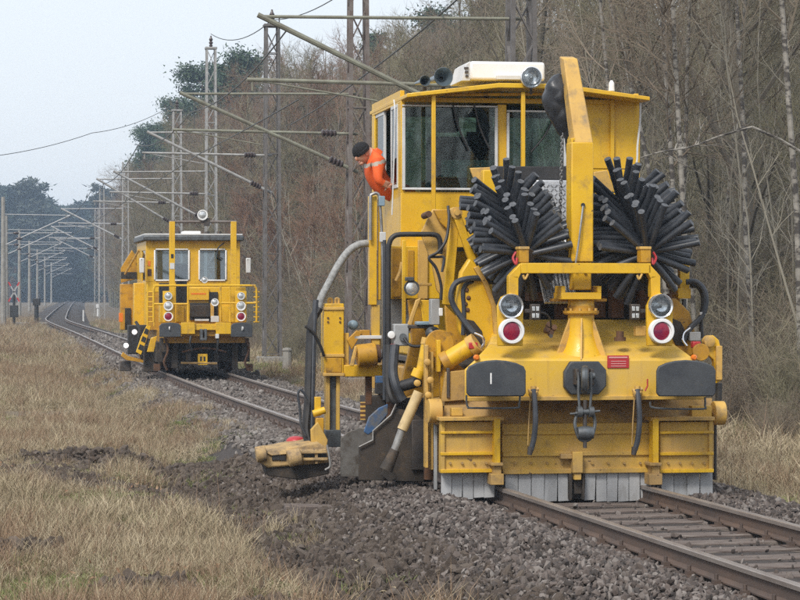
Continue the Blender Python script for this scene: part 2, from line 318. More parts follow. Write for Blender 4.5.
# instanced stuff: points carry rotation, size and which prototype; a node tree puts the prototypes there
def scatter(name, pts, rots, scls, idx, protos, label, cat):
    me = bpy.data.meshes.new(name); n = len(pts); me.vertices.add(n)
    me.vertices.foreach_set('co', np.asarray(pts, dtype=np.float32).ravel())
    a = me.attributes.new('rot', 'FLOAT_VECTOR', 'POINT'); a.data.foreach_set('vector', np.asarray(rots, dtype=np.float32).ravel())
    a = me.attributes.new('scl', 'FLOAT_VECTOR', 'POINT'); a.data.foreach_set('vector', np.asarray(scls, dtype=np.float32).ravel())
    a = me.attributes.new('idx', 'INT', 'POINT'); a.data.foreach_set('value', np.asarray(idx, dtype=np.int32).ravel())
    me.update()
    c = bpy.data.collections.new(name + '_kinds')
    for i, pm in enumerate(protos):
        o = bpy.data.objects.new('%s_kind_%02d' % (name, i), pm); c.objects.link(o)
    ng = bpy.data.node_groups.new(name, 'GeometryNodeTree')
    ng.interface.new_socket('Geometry', in_out='INPUT', socket_type='NodeSocketGeometry')
    ng.interface.new_socket('Geometry', in_out='OUTPUT', socket_type='NodeSocketGeometry')
    N = ng.nodes; L = ng.links
    gi = N.new('NodeGroupInput'); go = N.new('NodeGroupOutput'); ip = N.new('GeometryNodeInstanceOnPoints')
    ci = N.new('GeometryNodeCollectionInfo'); ci.inputs['Collection'].default_value = c
    ci.inputs['Separate Children'].default_value = True; ci.inputs['Reset Children'].default_value = True
    ip.inputs['Pick Instance'].default_value = True
    def attr(nm, t):
        q = N.new('GeometryNodeInputNamedAttribute'); q.data_type = t; q.inputs['Name'].default_value = nm
        return [x for x in q.outputs if x.enabled][0]
    L.new(gi.outputs[0], ip.inputs['Points']); L.new(ci.outputs[0], ip.inputs['Instance'])
    L.new(attr('idx', 'INT'), ip.inputs['Instance Index']); L.new(attr('rot', 'FLOAT_VECTOR'), ip.inputs['Rotation'])
    L.new(attr('scl', 'FLOAT_VECTOR'), ip.inputs['Scale']); L.new(ip.outputs[0], go.inputs[0])
    o = bpy.data.objects.new(name, me); COL.objects.link(o)
    md = o.modifiers.new('scatter', 'NODES'); md.node_group = ng
    return tag(o, label, cat, kind='stuff')

def vnoise(x, y, s, seed=0):                               # cheap smooth noise, 0..1
    r = np.random.default_rng(seed); out = 0; amp = 0
    for k in range(5):
        f = s * (1.7 ** k); a = 0.75 ** k
        for j in range(2):
            th = r.uniform(0, 6.28); ph = r.uniform(0, 6.28)
            out = out + a * np.sin((x * math.cos(th) + y * math.sin(th)) * f + ph + 1.3 * np.sin(y * f * .7 + ph * 2 + x * .31 * f)); amp += a
    return 0.5 + 0.5 * out / (amp * .62)
# ------------------------------------------------------------------ the line: centre X as a function of distance Y
_ky = np.array([-40, 10, 24, 40, 58, 80, 110, 140, 165, 190, 600, 4000.]); _ks = np.array([.205, .205, .207, .20, .182, .170, .172, .180, .170, .136, .129, .129])
_yy = np.arange(-40, 3000, 0.25); _sl = np.interp(_yy, _ky, _ks)
_xx = -np.cumsum(_sl) * 0.25; _xx += 1.83 - np.interp(24.5, _yy, _xx)
def tx(Y): return np.interp(Y, _yy, _xx)
def tslope(Y): return np.interp(Y, _ky, _ks)
def lat(X, Y): return (X - tx(Y)) * np.cos(np.arctan(tslope(Y)))      # signed offset from the track centre, right positive
def onside(t, Y): return tx(Y) + t / np.cos(np.arctan(tslope(Y)))

def smooth01(x, a, b):
    q = np.clip((x - a) / (b - a), 0, 1); return q * q * (3 - 2 * q)
def bed_z(t, Y):                                           # ballast surface
    t = np.asarray(t, dtype=float); Y = np.asarray(Y, dtype=float)
    near = 1 - smooth01(Y, 29, 37)
    base = np.where(np.abs(t) < 1.75, -0.205 + 0.024 * (np.abs(t) < .68), -0.205 - 0.30 * smooth01(np.abs(t), 1.75, 2.75))
    left = np.interp(t, [-3.9, -3.3, -2.6, -2.0, -1.55, -1.25, -0.95, -0.7], [-0.47, -0.40, -0.25, -0.085, -0.045, -0.10, -0.19, -0.205])
    z = np.where((t < -0.7), base * (1 - near) + left * near, base)
    right = np.interp(t, [0.95, 1.3, 1.9, 2.6, 3.2], [-0.19, -0.13, -0.13, -0.30, -0.48])
    z = np.where(t > 0.95, base * (1 - near) + right * near, z)
    z = z + (vnoise(t * 1.0 + 3, Y, 2.2, 5) - .5) * 0.05 * smooth01(np.abs(t), .8, 1.3)
    return z
def gnd_z(X, Y):
    t = lat(X, Y)
    lo = -0.36 + (vnoise(X, Y, .35, 2) - .5) * 0.10 + (vnoise(X, Y, 1.6, 3) - .5) * 0.05
    e = np.where(t < 0, smooth01(-t, 2.3, 3.4), smooth01(t, 2.3, 3.2))
    near = 1 - smooth01(Y, 29, 37)
    e = np.where((t < 0), e * (1 - near) + smooth01(-t, 3.1, 4.0) * near, e)
    z = lo * e + (-0.62) * (1 - e)
    z = z + 0.55 * smooth01(t, 5.5, 12) + 0.010 * np.clip(t - 12, 0, 120)          # the wood stands on slightly higher ground
    return z

# ground: one sheet, fine near the line and coarse to the horizon
def grid_sheet(name, xs, ys, zf, material):
    X, Y = np.meshgrid(xs, ys); Z = zf(X, Y); nx, ny = len(xs), len(ys)
    v = np.stack([X.ravel(), Y.ravel(), Z.ravel()], 1)
    i = (np.arange(ny - 1)[:, None] * nx + np.arange(nx - 1)[None, :]).ravel()
    f = np.stack([i, i + 1, i + 1 + nx, i + nx], 1)
    me = bpy.data.meshes.new(name); me.from_pydata(v.tolist(), [], f.tolist()); me.materials.append(MATS[material])
    me.polygons.foreach_set('use_smooth', [True] * len(me.polygons)); me.update()
    o = bpy.data.objects.new(name, me); COL.objects.link(o); return o
_ys = np.concatenate([[-60, -20, 0, 8], np.arange(12, 46, .25), np.arange(46, 100, 1.), np.arange(100, 330, 6), np.geomspace(340, 6000, 22)])
_ts = np.concatenate([-np.geomspace(5000, 12, 20), np.arange(-11.5, -4, .5), np.arange(-4, 4.01, .2), np.arange(4.5, 14, .5), np.geomspace(14.5, 5000, 24)])
X_ = np.array([[float(tx(min(y, 2900))) + t for t in _ts] for y in _ys]); Y_ = np.repeat(_ys[:, None], len(_ts), 1)
_v = np.stack([X_.ravel(), Y_.ravel(), np.where(Y_ < 340, gnd_z(X_, np.minimum(Y_, 2900)), -0.36 - .25 * (np.abs(_ts)[None, :] < 3)).ravel().reshape(Y_.shape).ravel()], 1)
_nx = len(_ts); _i = (np.arange(len(_ys) - 1)[:, None] * _nx + np.arange(_nx - 1)[None, :]).ravel()
gme = bpy.data.meshes.new('ground'); gme.from_pydata(_v.tolist(), [], np.stack([_i, _i + 1, _i + 1 + _nx, _i + _nx], 1).tolist())
gme.materials.append(MATS['ground']); gme.polygons.foreach_set('use_smooth', [True] * len(gme.polygons)); gme.update()
tag(link_mesh('ground', gme), kind='structure')

# ballast bed
_bt = np.concatenate([[-3.9, -3.6], np.arange(-3.3, 3.31, .15)]); _by = np.concatenate([np.arange(11, 45, .3), np.arange(45, 130, 1.5), np.arange(130, 640, 12)])
BT, BY = np.meshgrid(_bt, _by); BX = onside(BT, BY); BZ = bed_z(BT, BY) - 0.015
_nx = len(_bt); _i = (np.arange(len(_by) - 1)[:, None] * _nx + np.arange(_nx - 1)[None, :]).ravel()
bme = bpy.data.meshes.new('ballast_bed'); bme.from_pydata(np.stack([BX.ravel(), BY.ravel(), BZ.ravel()], 1).tolist(), [], np.stack([_i, _i + 1, _i + 1 + _nx, _i + _nx], 1).tolist())
bme.materials.append(MATS['bed']); bme.polygons.foreach_set('use_smooth', [True] * len(bme.polygons)); bme.update()
tag(link_mesh('ballast_bed', bme), kind='structure')

# track: two rails and wooden sleepers
track = empty('railway_track'); tag(track, kind='structure')
prof = [(-.062, -.16), (.062, -.16), (.062, -.148), (.012, -.128), (.009, -.05), (.034, -.038), (.036, -.006), (.030, 0.0), (-.030, 0.0), (-.036, -.006), (-.034, -.038), (-.009, -.05), (-.012, -.128), (-.062, -.148)]
ry = np.concatenate([np.arange(10, 60, 1.0), np.arange(60, 320, 4), np.arange(320, 640, 30)])
for side in (-.7535, .7535):
    vs = []; fs = []; n = len(prof)
    for y in ry:
        xc = float(onside(side, y)); s_ = float(tslope(y)); c = 1 / math.hypot(1, s_)
        for a, z in prof: vs.append((xc + a * c, y + a * s_ * c, z))
    for i in range(len(ry) - 1):
        for k in range(n):
            j = (k + 1) % n; fs.append((i * n + k, i * n + j, (i + 1) * n + j, (i + 1) * n + k))
    me = bpy.data.meshes.new('rail'); me.from_pydata(vs, [], fs); me.materials.append(MATS['rail_side']); me.materials.append(MATS['rail_head'])
    me.polygons.foreach_set('material_index', [1 if (q % n) in (5, 6, 7, 8, 9) else 0 for q in range(len(fs))]); me.update()
    link_mesh('rail', me, track)
slp = []
for k in range(5):
    m = MB(); n = 9
    for j in range(n - 1):
        x0, x1 = -1.3 + 2.6 * j / (n - 1), -1.3 + 2.6 * (j + 1) / (n - 1)
        r_ = random.Random(k * 100 + j); r2 = random.Random(k * 100 + j + 1)
        z0 = -.168 + r_.uniform(-.006, .004); z1 = -.168 + r2.uniform(-.006, .004); a0 = .128 + r_.uniform(-.01, .008); a1 = .128 + r2.uniform(-.01, .008)
        sec = lambda x, a, z: [(x, -a, -.32), (x, -a, z - .012), (x, -a + .02, z), (x, -.035, z + .002), (x, -.028, z - .012), (x, -.018, z + .001), (x, .05, z), (x, .056, z - .010), (x, .064, z), (x, a - .02, z), (x, a, z - .012), (x, a, -.32)]
        A, B = sec(x0, a0, z0), sec(x1, a1, z1); q = len(A)
        m.add(A + B, [(i, i + 1, q + i + 1, q + i) for i in range(q - 1)])
        if j == 0: m.add(A, [tuple(range(q))])
        if j == n - 2: m.add(B, [tuple(reversed(range(q)))])
    slp.append(m.mesh('sleeper', 'sleeper_wood', smooth=False))
plate = MB()
plate.box(-.17, .17, -.075, .075, -.168, -.1605)
for sx in (-1, 1):
    plate.box(sx * .075, sx * .125, -.04, .04, -.161, -.125)
    plate.cyl((sx * .10, 0, -.13), (sx * .10, 0, -.085), .016, n=6)
plate_me = plate.mesh('baseplate', 'rail_side')
y = 12.0; k = 0
while y < 105:
    rz = math.atan(float(tslope(y))) + rnd.uniform(-.012, .012)
    if not (62 < y < 70):
        o = link_mesh('sleeper', slp[k % 5], track, (float(tx(y)), y, rnd.uniform(-.012, .004)), (0, 0, rz))
        if k % 2: o.rotation_euler.z += math.pi
        if y < 24.5 or 33 < y < 58:
            for sx in (-.7535, .7535): link_mesh('baseplate', plate_me, o, (sx, 0, 0))
    y += 0.60 + rnd.uniform(-.03, .03); k += 1

# ballast stones
def stone_protos(n, seed, material):
    r = np.random.default_rng(seed); out = []
    bm = bmesh.new(); bmesh.ops.create_icosphere(bm, subdivisions=1, radius=1.0)
    base = np.array([v.co[:] for v in bm.verts]); faces = [[v.index for v in f.verts] for f in bm.faces]; bm.free()
    for k in range(n):
        v = base * r.uniform(.72, 1.12, (len(base), 1)); 
        for j in range(5):                                  # chop flat facets
            d = r.normal(size=3); d /= np.linalg.norm(d); h = r.uniform(.45, .75)
            s_ = v @ d; v = v - np.outer(np.clip(s_ - h, 0, None), d)
        v = v * np.array([r.uniform(1.0, 1.6), r.uniform(.7, 1.0), r.uniform(.45, .8)])
        me = bpy.data.meshes.new('stone_shape'); me.from_pydata(v.tolist(), [], faces); me.materials.append(MATS[material]); me.update(); out.append(me)
    return out
def stones(name, n, y0, y1, t0, t1, s0, s1, material, seed, label, keep=None, lift=0.0):
    r = np.random.default_rng(seed)
    Y = r.uniform(y0, y1, n); T = r.uniform(t0, t1, n)
    if keep is not None:
        q = keep(T, Y, r); Y, T = Y[q], T[q]
    Z = bed_z(T, Y); S = np.exp(r.normal(0, .30, len(Y))) * r.uniform(s0, s1, len(Y)); S = np.minimum(S, s1 * 1.7)
    Z = Z + r.uniform(-.3, .55, len(Y)) * S + lift
    X = onside(T, Y); inside = np.abs((X / Y)) < .19; X, Y, Z, S = X[inside], Y[inside], Z[inside], S[inside]
    n = len(X)
    return scatter(name, np.stack([X, Y, Z], 1), r.uniform(0, 6.28, (n, 3)), np.repeat(S[:, None], 3, 1), r.integers(0, 8, n), stone_protos(8, seed, material), label, 'ballast')
def keep_near(T, Y, r):
    a = np.abs(T); q = np.ones(len(T), bool)
    q &= ~((a < .70) & (r.random(len(T)) < .965))           # sleepers swept nearly clean between the rails
    q &= ~((a > .70) & (a < .81))                           # none on the rails
    q &= ~((a >= .81) & (a < 1.25) & (r.random(len(T)) < .35))
    edge = .93 * smooth01(-T, 2.0, 3.2); q &= ~(r.random(len(T)) < edge)
    return q
stones('ballast_stones', 82000, 15.5, 31, -3.8, 3.2, .017, .031, 'stone', 21, 'coarse dark grey and brown ballast stones heaped beside the rails in front', keep_near)
def keep_far(T, Y, r):
    a = np.abs(T); q = ~((a > .70) & (a < .81)); q &= ~((a < .7) & (r.random(len(T)) < .55) & (Y < 60)); q &= ~(r.random(len(T)) < smooth01(-T, 1.6, 2.3)); q &= ~(r.random(len(T)) < smooth01(T, 2.0, 2.7)); return q
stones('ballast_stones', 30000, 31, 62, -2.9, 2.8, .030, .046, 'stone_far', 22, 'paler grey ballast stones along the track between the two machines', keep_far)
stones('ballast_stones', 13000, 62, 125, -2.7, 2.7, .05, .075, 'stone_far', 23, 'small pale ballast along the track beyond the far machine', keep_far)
# ------------------------------------------------------------------ vegetation
def perp(d, r):
    a = Vector((r.gauss(0, 1), r.gauss(0, 1), r.gauss(0, 1))); a -= d * a.dot(d)
    return a.normalized() if a.length > 1e-4 else Vector((1, 0, 0))
def limb(mb, p, d, L, r0, r1, segs, n, wob, up, r):
    pts = [Vector(p)]; d = Vector(d).normalized()
    for i in range(segs):
        d = (d + perp(d, r) * wob * r.random() + Vector((0, 0, up))).normalized(); pts.append(pts[-1] + d * (L / segs))
    rs = [r0 + (r1 - r0) * i / segs for i in range(segs + 1)]
    mb.tube(pts, rs, n, caps=False); return pts
def along(pts, t):
    x = t * (len(pts) - 1); i = min(int(x), len(pts) - 2); f = x - i
    return pts[i].lerp(pts[i + 1], f), (pts[i + 1] - pts[i]).normalized()
def bare_tree(seed, H, r0, bare=.18, n1=18, spread=.75, up=.10, n2=7, n3=6, n4=3, tw=.007, lean=.05, len1=.34):
    r = random.Random(seed); tr = MB(); cr = MB()
    trunk = limb(tr, (0, 0, -.3), (r.uniform(-lean, lean), r.uniform(-lean, lean), 1), H, r0, .018, 9, 7, .16, .05, r)
    for i in range(n1):
        t = bare + (0.97 - bare) * (i + r.random()) / n1; p, d = along(trunk, t)
        dd = (perp(d, r) * spread + d * r.uniform(.35, .9)).normalized(); L1 = H * len1 * (1.08 - t * .72) * r.uniform(.55, 1.1)
        ra = r0 * (1 - t) * (.42 if r0 > .055 else .3) + .010
        b1 = limb(tr if ra > .03 else cr, p, dd, L1, ra, .010, 5, 5 if ra > .03 else 4, .34, up, r)
        for j in range(n2):
            t2 = .18 + .8 * (j + r.random()) / n2; p2, d2 = along(b1, t2)
            L2 = L1 * (.55 - .25 * t2) * r.uniform(.6, 1.2)
            b2 = limb(cr, p2, perp(d2, r) * .8 + d2 * .7, L2, .014, .007, 3, 3, .4, up * .8, r)
            for k in range(n3):
                p3, d3 = along(b2, .1 + .9 * r.random()); L3 = r.uniform(.35, .95)
                b3 = limb(cr, p3, perp(d3, r) * .75 + d3 * .8, L3, tw, tw * .6, 2, 3, .4, up, r)
                for q in range(n4):
                    p4, d4 = along(b3, r.random()); limb(cr, p4, perp(d4, r) * .7 + d4, r.uniform(.2, .5), tw * .62, tw * .35, 1, 3, .2, up, r)
    return tr, cr
def shrub(seed, H, n=16, tw=.006):
    r = random.Random(seed); m = MB()
    for i in range(n):
        a = r.uniform(0, 6.28); b = limb(m, (math.cos(a) * .25 * r.random(), math.sin(a) * .25 * r.random(), -.1), (math.cos(a) * .55 * r.random(), math.sin(a) * .55 * r.random(), 1), H * r.uniform(.55, 1.1), .014, .005, 4, 3, .3, .02, r)
        for j in range(9):
            p, d = along(b, .2 + .8 * r.random()); c = limb(m, p, perp(d, r) * .7 + d * .7, H * r.uniform(.15, .4), tw, tw * .6, 2, 3, .4, .08, r)
            for k in range(4):
                p, d = along(c, r.random()); limb(m, p, perp(d, r) * .7 + d * .7, H * r.uniform(.07, .2), tw * .7, tw * .5, 1, 3, .3, .08, r)
    return m
def pine(seed, H, spruce=False, big=1.0):
    r = random.Random(seed); tr = MB(); cr = MB()
    trunk = limb(tr, (0, 0, -.3), (0, 0, 1), H, H * .015, .03, 8, 7, .06, .03, r)
    nb = 50 if spruce else 44; lo = .12 if spruce else .36
    for i in range(nb):
        t = lo + (.99 - lo) * (i + r.random()) / nb; p, d = along(trunk, t); a = r.uniform(0, 6.28)
        L = H * (.26 * (1 - t) + .02) if spruce else H * r.uniform(.09, .19) * (1.15 - .6 * t)
        dd = Vector((math.cos(a), math.sin(a), -.1 if spruce else r.uniform(.05, .5)))
        b = limb(tr, p, dd, L, .04, .012, 3, 3, .2, .04, r)
        for j in range(5 if spruce else 8):
            c, _ = along(b, .35 + .65 * r.random()); s = r.uniform(.28, .62) * (.7 if spruce else 1)
            for k in range(int(64 / big ** 1.5)):
                q = Vector((r.gauss(0, s), r.gauss(0, s), r.gauss(0, s * .68))) + c
                e = Vector((r.gauss(0, 1), r.gauss(0, 1), r.gauss(.35, .7))).normalized() * r.uniform(.16, .36) * big; w = perp(e.normalized(), r) * r.uniform(.045, .09) * big
                cr.add([q - w, q + w, q + e], [(0, 1, 2)])
    return tr, cr

TREES = []
for k, (sd, H, r0, kw, bark, tw) in enumerate([
        (1, 15.0, .17, dict(bare=.14), 'bark', 'twig'), (2, 17.0, .19, dict(bare=.22, up=.13), 'bark', 'twig'),
        (3, 13.0, .13, dict(bare=.08, spread=.9), 'bark', 'twig_olive'), (4, 16.0, .15, dict(bare=.16, up=.16, spread=.6), 'bark', 'twig_red'),
        (5, 9.0, .085, dict(bare=.05, spread=.8, n1=16), 'bark', 'twig_olive'), (6, 7.5, .06, dict(bare=.04, spread=.7, n1=14, up=.14), 'bark', 'twig_red')]):
    a, b = bare_tree(sd, H, r0, **kw); TREES.append((a.mesh('trunk', bark), b.mesh('crown', tw, smooth=False), H))
BIRCH = []
for sd, H in ((31, 15.0), (32, 13.0), (33, 16.0)):
    a, b = bare_tree(sd, H, .052, bare=.34, n1=15, spread=.5, up=.12, len1=.17, n2=6, n3=5, n4=2, lean=.06, tw=.005); BIRCH.append((a.mesh('trunk', 'birch'), b.mesh('crown', 'twig', smooth=False), H))
PINES = []
for sd, H, sp in ((51, 20, False), (52, 18, False), (53, 19, True), (54, 21, False)):
    a, b = pine(sd, H, sp); PINES.append((a.mesh('trunk', 'pine_bark'), b.mesh('crown', 'needles', smooth=False), H))
def plant_tree(name, pair, x, y, label, cat, group, scl=1.0, rz=None, tilt=(0, 0)):
    o = empty(name, (x, y, float(gnd_z(np.float64(x), np.float64(y)))), 0, label, cat, group)
    o.rotation_euler = (tilt[0], tilt[1], rnd.uniform(0, 6.28) if rz is None else rz); o.scale = (scl,) * 3
    link_mesh('trunk', pair[0], o); link_mesh('crown', pair[1], o); return o

# birches that stand out along the edge of the wood (photo column, distance, lean)
birches = [(614, 47, 0, .02, 'tall pale birch trunk rising behind the cab roof and crane post'),
           (668, 41, 1, -.02, 'slim birch just beside the right end of the cab roof'),
           (676, 44, 2, -.03, 'slim birch with mottled white trunk above the big hose brush'),
           (690, 40, 0, .015, 'whitest birch trunk, between the hose brush and the wood edge'),
           (701, 46, 1, .0, 'thin birch a little beyond the whitest trunk'),
           (583, 58, 2, .0, 'faint birch far back between crane post and lattice mast'),
           (735, 50, 1, .03, 'thin leaning birch in the brush beyond the machine corner'),
           (763, 44, 2, -.015, 'pale slim birch near the picture edge above dry grass'),
           (801, 40, 0, .02, 'thick pale birch trunk cut by the right picture edge')]
for px, d, k, ln, lab in birches:
    x = (px - 400) / FPX * d
    plant_tree('birch_tree', BIRCH[k], x, d, lab, 'tree', None, 1.0 if px < 790 else 1.15, None, (0, ln))

# the wood along the right of the line
pts = []
r_ = np.random.default_rng(5)
NC = 24000
cy = np.where(r_.random(NC) < .55, r_.uniform(36, 150, NC), r_.uniform(100, 430, NC)); cx = r_.uniform(-72, 78, NC)
t_ = lat(cx, cy); kx = cx / cy
ok = (t_ > 8.2 + 2.2 * r_.random(NC)) & (t_ < 95) & (kx < .20) & (kx > -.17)
cx, cy, t_ = cx[ok], cy[ok], t_[ok]
grid = {}; sel = []
for i in np.argsort(t_ + r_.uniform(0, 14, len(t_))):
    gx, gy = int(cx[i] // 2.6), int(cy[i] // 2.6); mind = 2.1 if t_[i] < 30 else 3.1
    if any((cx[i] - a) ** 2 + (cy[i] - b) ** 2 < mind ** 2 for u in range(-2, 3) for w in range(-2, 3) for a, b in grid.get((gx + u, gy + w), ())): continue
    grid.setdefault((gx, gy), []).append((cx[i], cy[i])); sel.append(i)
sel = sorted(sel, key=lambda i: cy[i] + max(0, t_[i] - 8) * 3.0)
NIND = 170
def kind_for(x, y, t):
    px = 400 + FPX * x / y; u = rnd.random()
    if px > 570: return rnd.choice((2, 4, 4, 0, 2)) if t < 16 else rnd.choice((0, 1, 2, 2))
    if t < 13: return rnd.choice((5, 5, 4, 3, 0) if px < 390 else (4, 4, 2, 0))
    if 225 < px < 420 and u < .66: return 3
    return rnd.choice((0, 1, 2, 0, 1))
lab_t = {0: 'broad bare grey-brown tree standing in the wood beside the line', 1: 'tall bare tree with a high crown in the wood', 2: 'bushy bare tree branching from low down in the wood',
         3: 'bare tree with reddish upright twigs in the wood', 4: 'small young bare tree at the edge of the wood', 5: 'thin reddish sapling at the edge of the wood'}
def outline_scale(x, y, H, s):
    px = 400 + FPX * x / y
    if px > 505: return s
    top = np.interp(px, [90, 110, 150, 200, 250, 300, 350, 400, 440, 475, 505], [232, 206, 166, 120, 88, 60, 44, 34, 20, 2, -30]) + rnd.uniform(-10, 16)
    return min(s, max(.3, (CH + (HOR - top) / FPX * y - float(gnd_z(np.float64(x), np.float64(y)))) / H))
rest = []; rest_s = []
for n_, i in enumerate(sel):
    if cx[i] / cy[i] < -.128: continue
    k = kind_for(cx[i], cy[i], t_[i])
    if n_ < NIND:
        plant_tree('bare_tree', TREES[k], float(cx[i]), float(cy[i]), lab_t[k], 'tree', 'bare trees in the wood, kind %d' % (k + 1), outline_scale(cx[i], cy[i], TREES[k][2], rnd.uniform(.82, 1.12)))
    else: rest.append((cx[i], cy[i], k)); rest_s.append(outline_scale(cx[i], cy[i], TREES[k][2], rnd.uniform(.85, 1.15)))
_n = 0
while _n < 900:
    _y = float(r_.uniform(120, 430)); _t = float(r_.uniform(7.0, 34)); _x = float(onside(_t, _y)); _p = 400 + FPX * _x / _y
    if 97 < _p < 330:
        _k = rnd.choice((4, 5, 4, 0, 2) if _y < 210 else (0, 1, 2, 3, 1)); rest.append((_x, _y, _k)); rest_s.append(outline_scale(_x, _y, TREES[_k][2], rnd.uniform(.8, 1.4)) * rnd.uniform(.85, 1.0)); _n += 1
    else: _n += .2
for _k in range(46):
    rest.append((r_.uniform(-34, 40), r_.uniform(-60, -9), rnd.choice((0, 1, 2, 3)))); rest_s.append(rnd.uniform(.85, 1.1))  # unseen trees behind the camera, added for the cab glass to reflect
rest = np.array(rest)
# whole trees as single meshes for the depth of the wood
def joined(pair):
    me = bpy.data.meshes.new('tree_shape'); bm = bmesh.new(); bm.from_mesh(pair[0]); n0 = len(bm.faces); bm.from_mesh(pair[1]); bm.faces.ensure_lookup_table()
    for i, f in enumerate(bm.faces): f.material_index = 0 if i < n0 else 1
    bm.to_mesh(me); bm.free(); me.materials.append(pair[0].materials[0]); me.materials.append(pair[1].materials[0]); return me
JT = [joined(p) for p in TREES] + [joined(p) for p in PINES]
n = len(rest); print('wood', n)
sz = np.array(rest_s)
scatter('forest', np.stack([rest[:, 0], rest[:, 1], gnd_z(rest[:, 0], rest[:, 1])], 1), np.stack([r_.uniform(-.04, .04, n), r_.uniform(-.04, .04, n), r_.uniform(0, 6.28, n)], 1),
        np.repeat(sz[:, None], 3, 1), rest[:, 2].astype(int), JT, 'deep bare wood filling the background behind the nearer trees', 'forest')
# dark pines that rise above the bare crowns: photo column, top row, distance, kind
for px, py, d, k, lab in [(150, 122, 300, 1, 'lone small dark pine at the left end of the wood'), (182, 98, 270, 3, 'dark pine behind the slim white lattice mast'),
                          (203, 66, 235, 0, 'tall dark pine behind the lattice mast with top insulator'), (226, 66, 240, 3, 'dark pine just right of the tall pine behind the mast'),
                          (243, 54, 215, 1, 'dark pine crown above the bare wood beside the big cantilever tip'), (412, 14, 170, 2, 'dark pointed conifer above the wood, behind the cab horns'),
                          (448, 10, 165, 3, 'dark pine above the wood beside the tall lattice mast'), (484, -6, 155, 0, 'tallest dark pine behind the mast near the white roof box'),
                          (388, 24, 190, 2, 'small pointed conifer between two lattice masts above the wood')]:
    x = (px - 400) / FPX * d; z = CH + (HOR - py) / FPX * d; g = float(gnd_z(np.float64(x), np.float64(d)))
    plant_tree('pine_tree', PINES[k], x, d, lab, 'tree', 'dark pines rising over the wood', (z - g) / PINES[k][2])
# distant wooded rise across the left and the end of the line
n = 3600; Y = r_.uniform(540, 900, n); X = r_.uniform(-.205, .02, n) * Y
q = (np.abs(X - tx(Y)) > 7) | (Y > 640); X, Y = X[q], Y[q]; n = len(X)
FAR = []
for sd, H, sp in ((151, 19, False), (152, 19, True), (153, 18, True), (154, 20, False)):
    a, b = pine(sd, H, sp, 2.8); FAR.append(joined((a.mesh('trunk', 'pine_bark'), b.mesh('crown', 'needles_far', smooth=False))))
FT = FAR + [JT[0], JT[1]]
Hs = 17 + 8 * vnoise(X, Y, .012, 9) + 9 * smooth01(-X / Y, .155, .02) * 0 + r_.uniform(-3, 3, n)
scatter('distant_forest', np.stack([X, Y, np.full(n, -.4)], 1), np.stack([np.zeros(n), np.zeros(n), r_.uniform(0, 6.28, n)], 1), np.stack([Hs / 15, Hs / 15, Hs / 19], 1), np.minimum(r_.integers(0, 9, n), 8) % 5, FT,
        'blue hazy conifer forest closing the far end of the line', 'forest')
# left lineside wood far off, bare and pale
n = 260; Y = r_.uniform(190, 520, n); T = -r_.uniform(12, 60, n); X = onside(T, Y); q = X / Y > -.19; X, Y = X[q], Y[q]; n = len(X)
scatter('far_wood', np.stack([X, Y, np.full(n, -.4)], 1), np.stack([np.zeros(n), np.zeros(n), r_.uniform(0, 6.28, n)], 1), np.repeat(r_.uniform(.25, .45, n)[:, None], 3, 1), r_.integers(0, 4, n), JT[:4],
        'pale bare trees far off beyond the masts on the left side', 'forest')

# thin pale stems standing close together in the thicket
ST = []
for k in range(4):
    r_s = random.Random(200 + k); m = MB(); H = 6 + k
    st_ = limb(m, (0, 0, -.2), (r_s.uniform(-.08, .08), r_s.uniform(-.08, .08), 1), H, .026, .008, 8, 5, .16, .03, r_s)
    for j in range(16):
        p, d = along(st_, .3 + .7 * r_s.random()); b2 = limb(m, p, perp(d, r_s) * .6 + d * .8, r_s.uniform(.4, 1.3), .009, .004, 3, 3, .3, .08, r_s)
        for q in range(4): p, d = along(b2, r_s.random()); limb(m, p, perp(d, r_s) * .7 + d, r_s.uniform(.15, .45), .005, .003, 1, 3, .2, .08, r_s)
    ST.append(m.mesh('stem_shape', 'pale_stem', smooth=False))
n = 700; Y = r_.uniform(36, 110, n); T = r_.uniform(7.5, 26, n); X = onside(T, Y); px_a = 400 + FPX * X / Y; q = (px_a < 830) & (px_a > 250) & ~((px_a < 560) & (r_.random(n) < .6)); X, Y = X[q], Y[q]; n = len(X)
scatter('sapling_thicket', np.stack([X, Y, gnd_z(X, Y)], 1), np.stack([r_.normal(0, .04, n), r_.normal(0, .04, n), r_.uniform(0, 6.28, n)], 1), np.stack([np.ones(n), np.ones(n), r_.uniform(.7, 1.3, n)], 1), r_.integers(0, 4, n), ST, 'many thin pale stems standing close together at the wood edge', 'thicket')
# undergrowth at the edge of the wood
SH = [shrub(70 + k, H).mesh('shrub_shape', m, smooth=False) for k, (H, m) in enumerate([(2.2, 'twig'), (3.0, 'twig_olive'), (1.6, 'twig'), (3.6, 'twig')])]
n = 2400; Y = r_.uniform(28, 150, n); T = 4.9 + r_.gamma(1.6, 3.6, n); X = onside(T, Y); q = (np.abs(X / Y - .02) < .19) & (T < 34) & ~((T < 6.2) & (r_.random(n) < .6)); X, Y, T = X[q], Y[q], T[q]; n = len(X)
sz = r_.uniform(.5, 1.15, n) * (.30 + .7 * smooth01(T, 5.5, 10))
scatter('undergrowth', np.stack([X, Y, gnd_z(X, Y)], 1), np.stack([r_.uniform(-.15, .15, n), r_.uniform(-.15, .15, n), r_.uniform(0, 6.28, n)], 1), np.repeat(sz[:, None], 3, 1), r_.integers(0, 4, n), SH,
        'tangle of bare brown shoots and saplings along the edge of the wood', 'undergrowth')

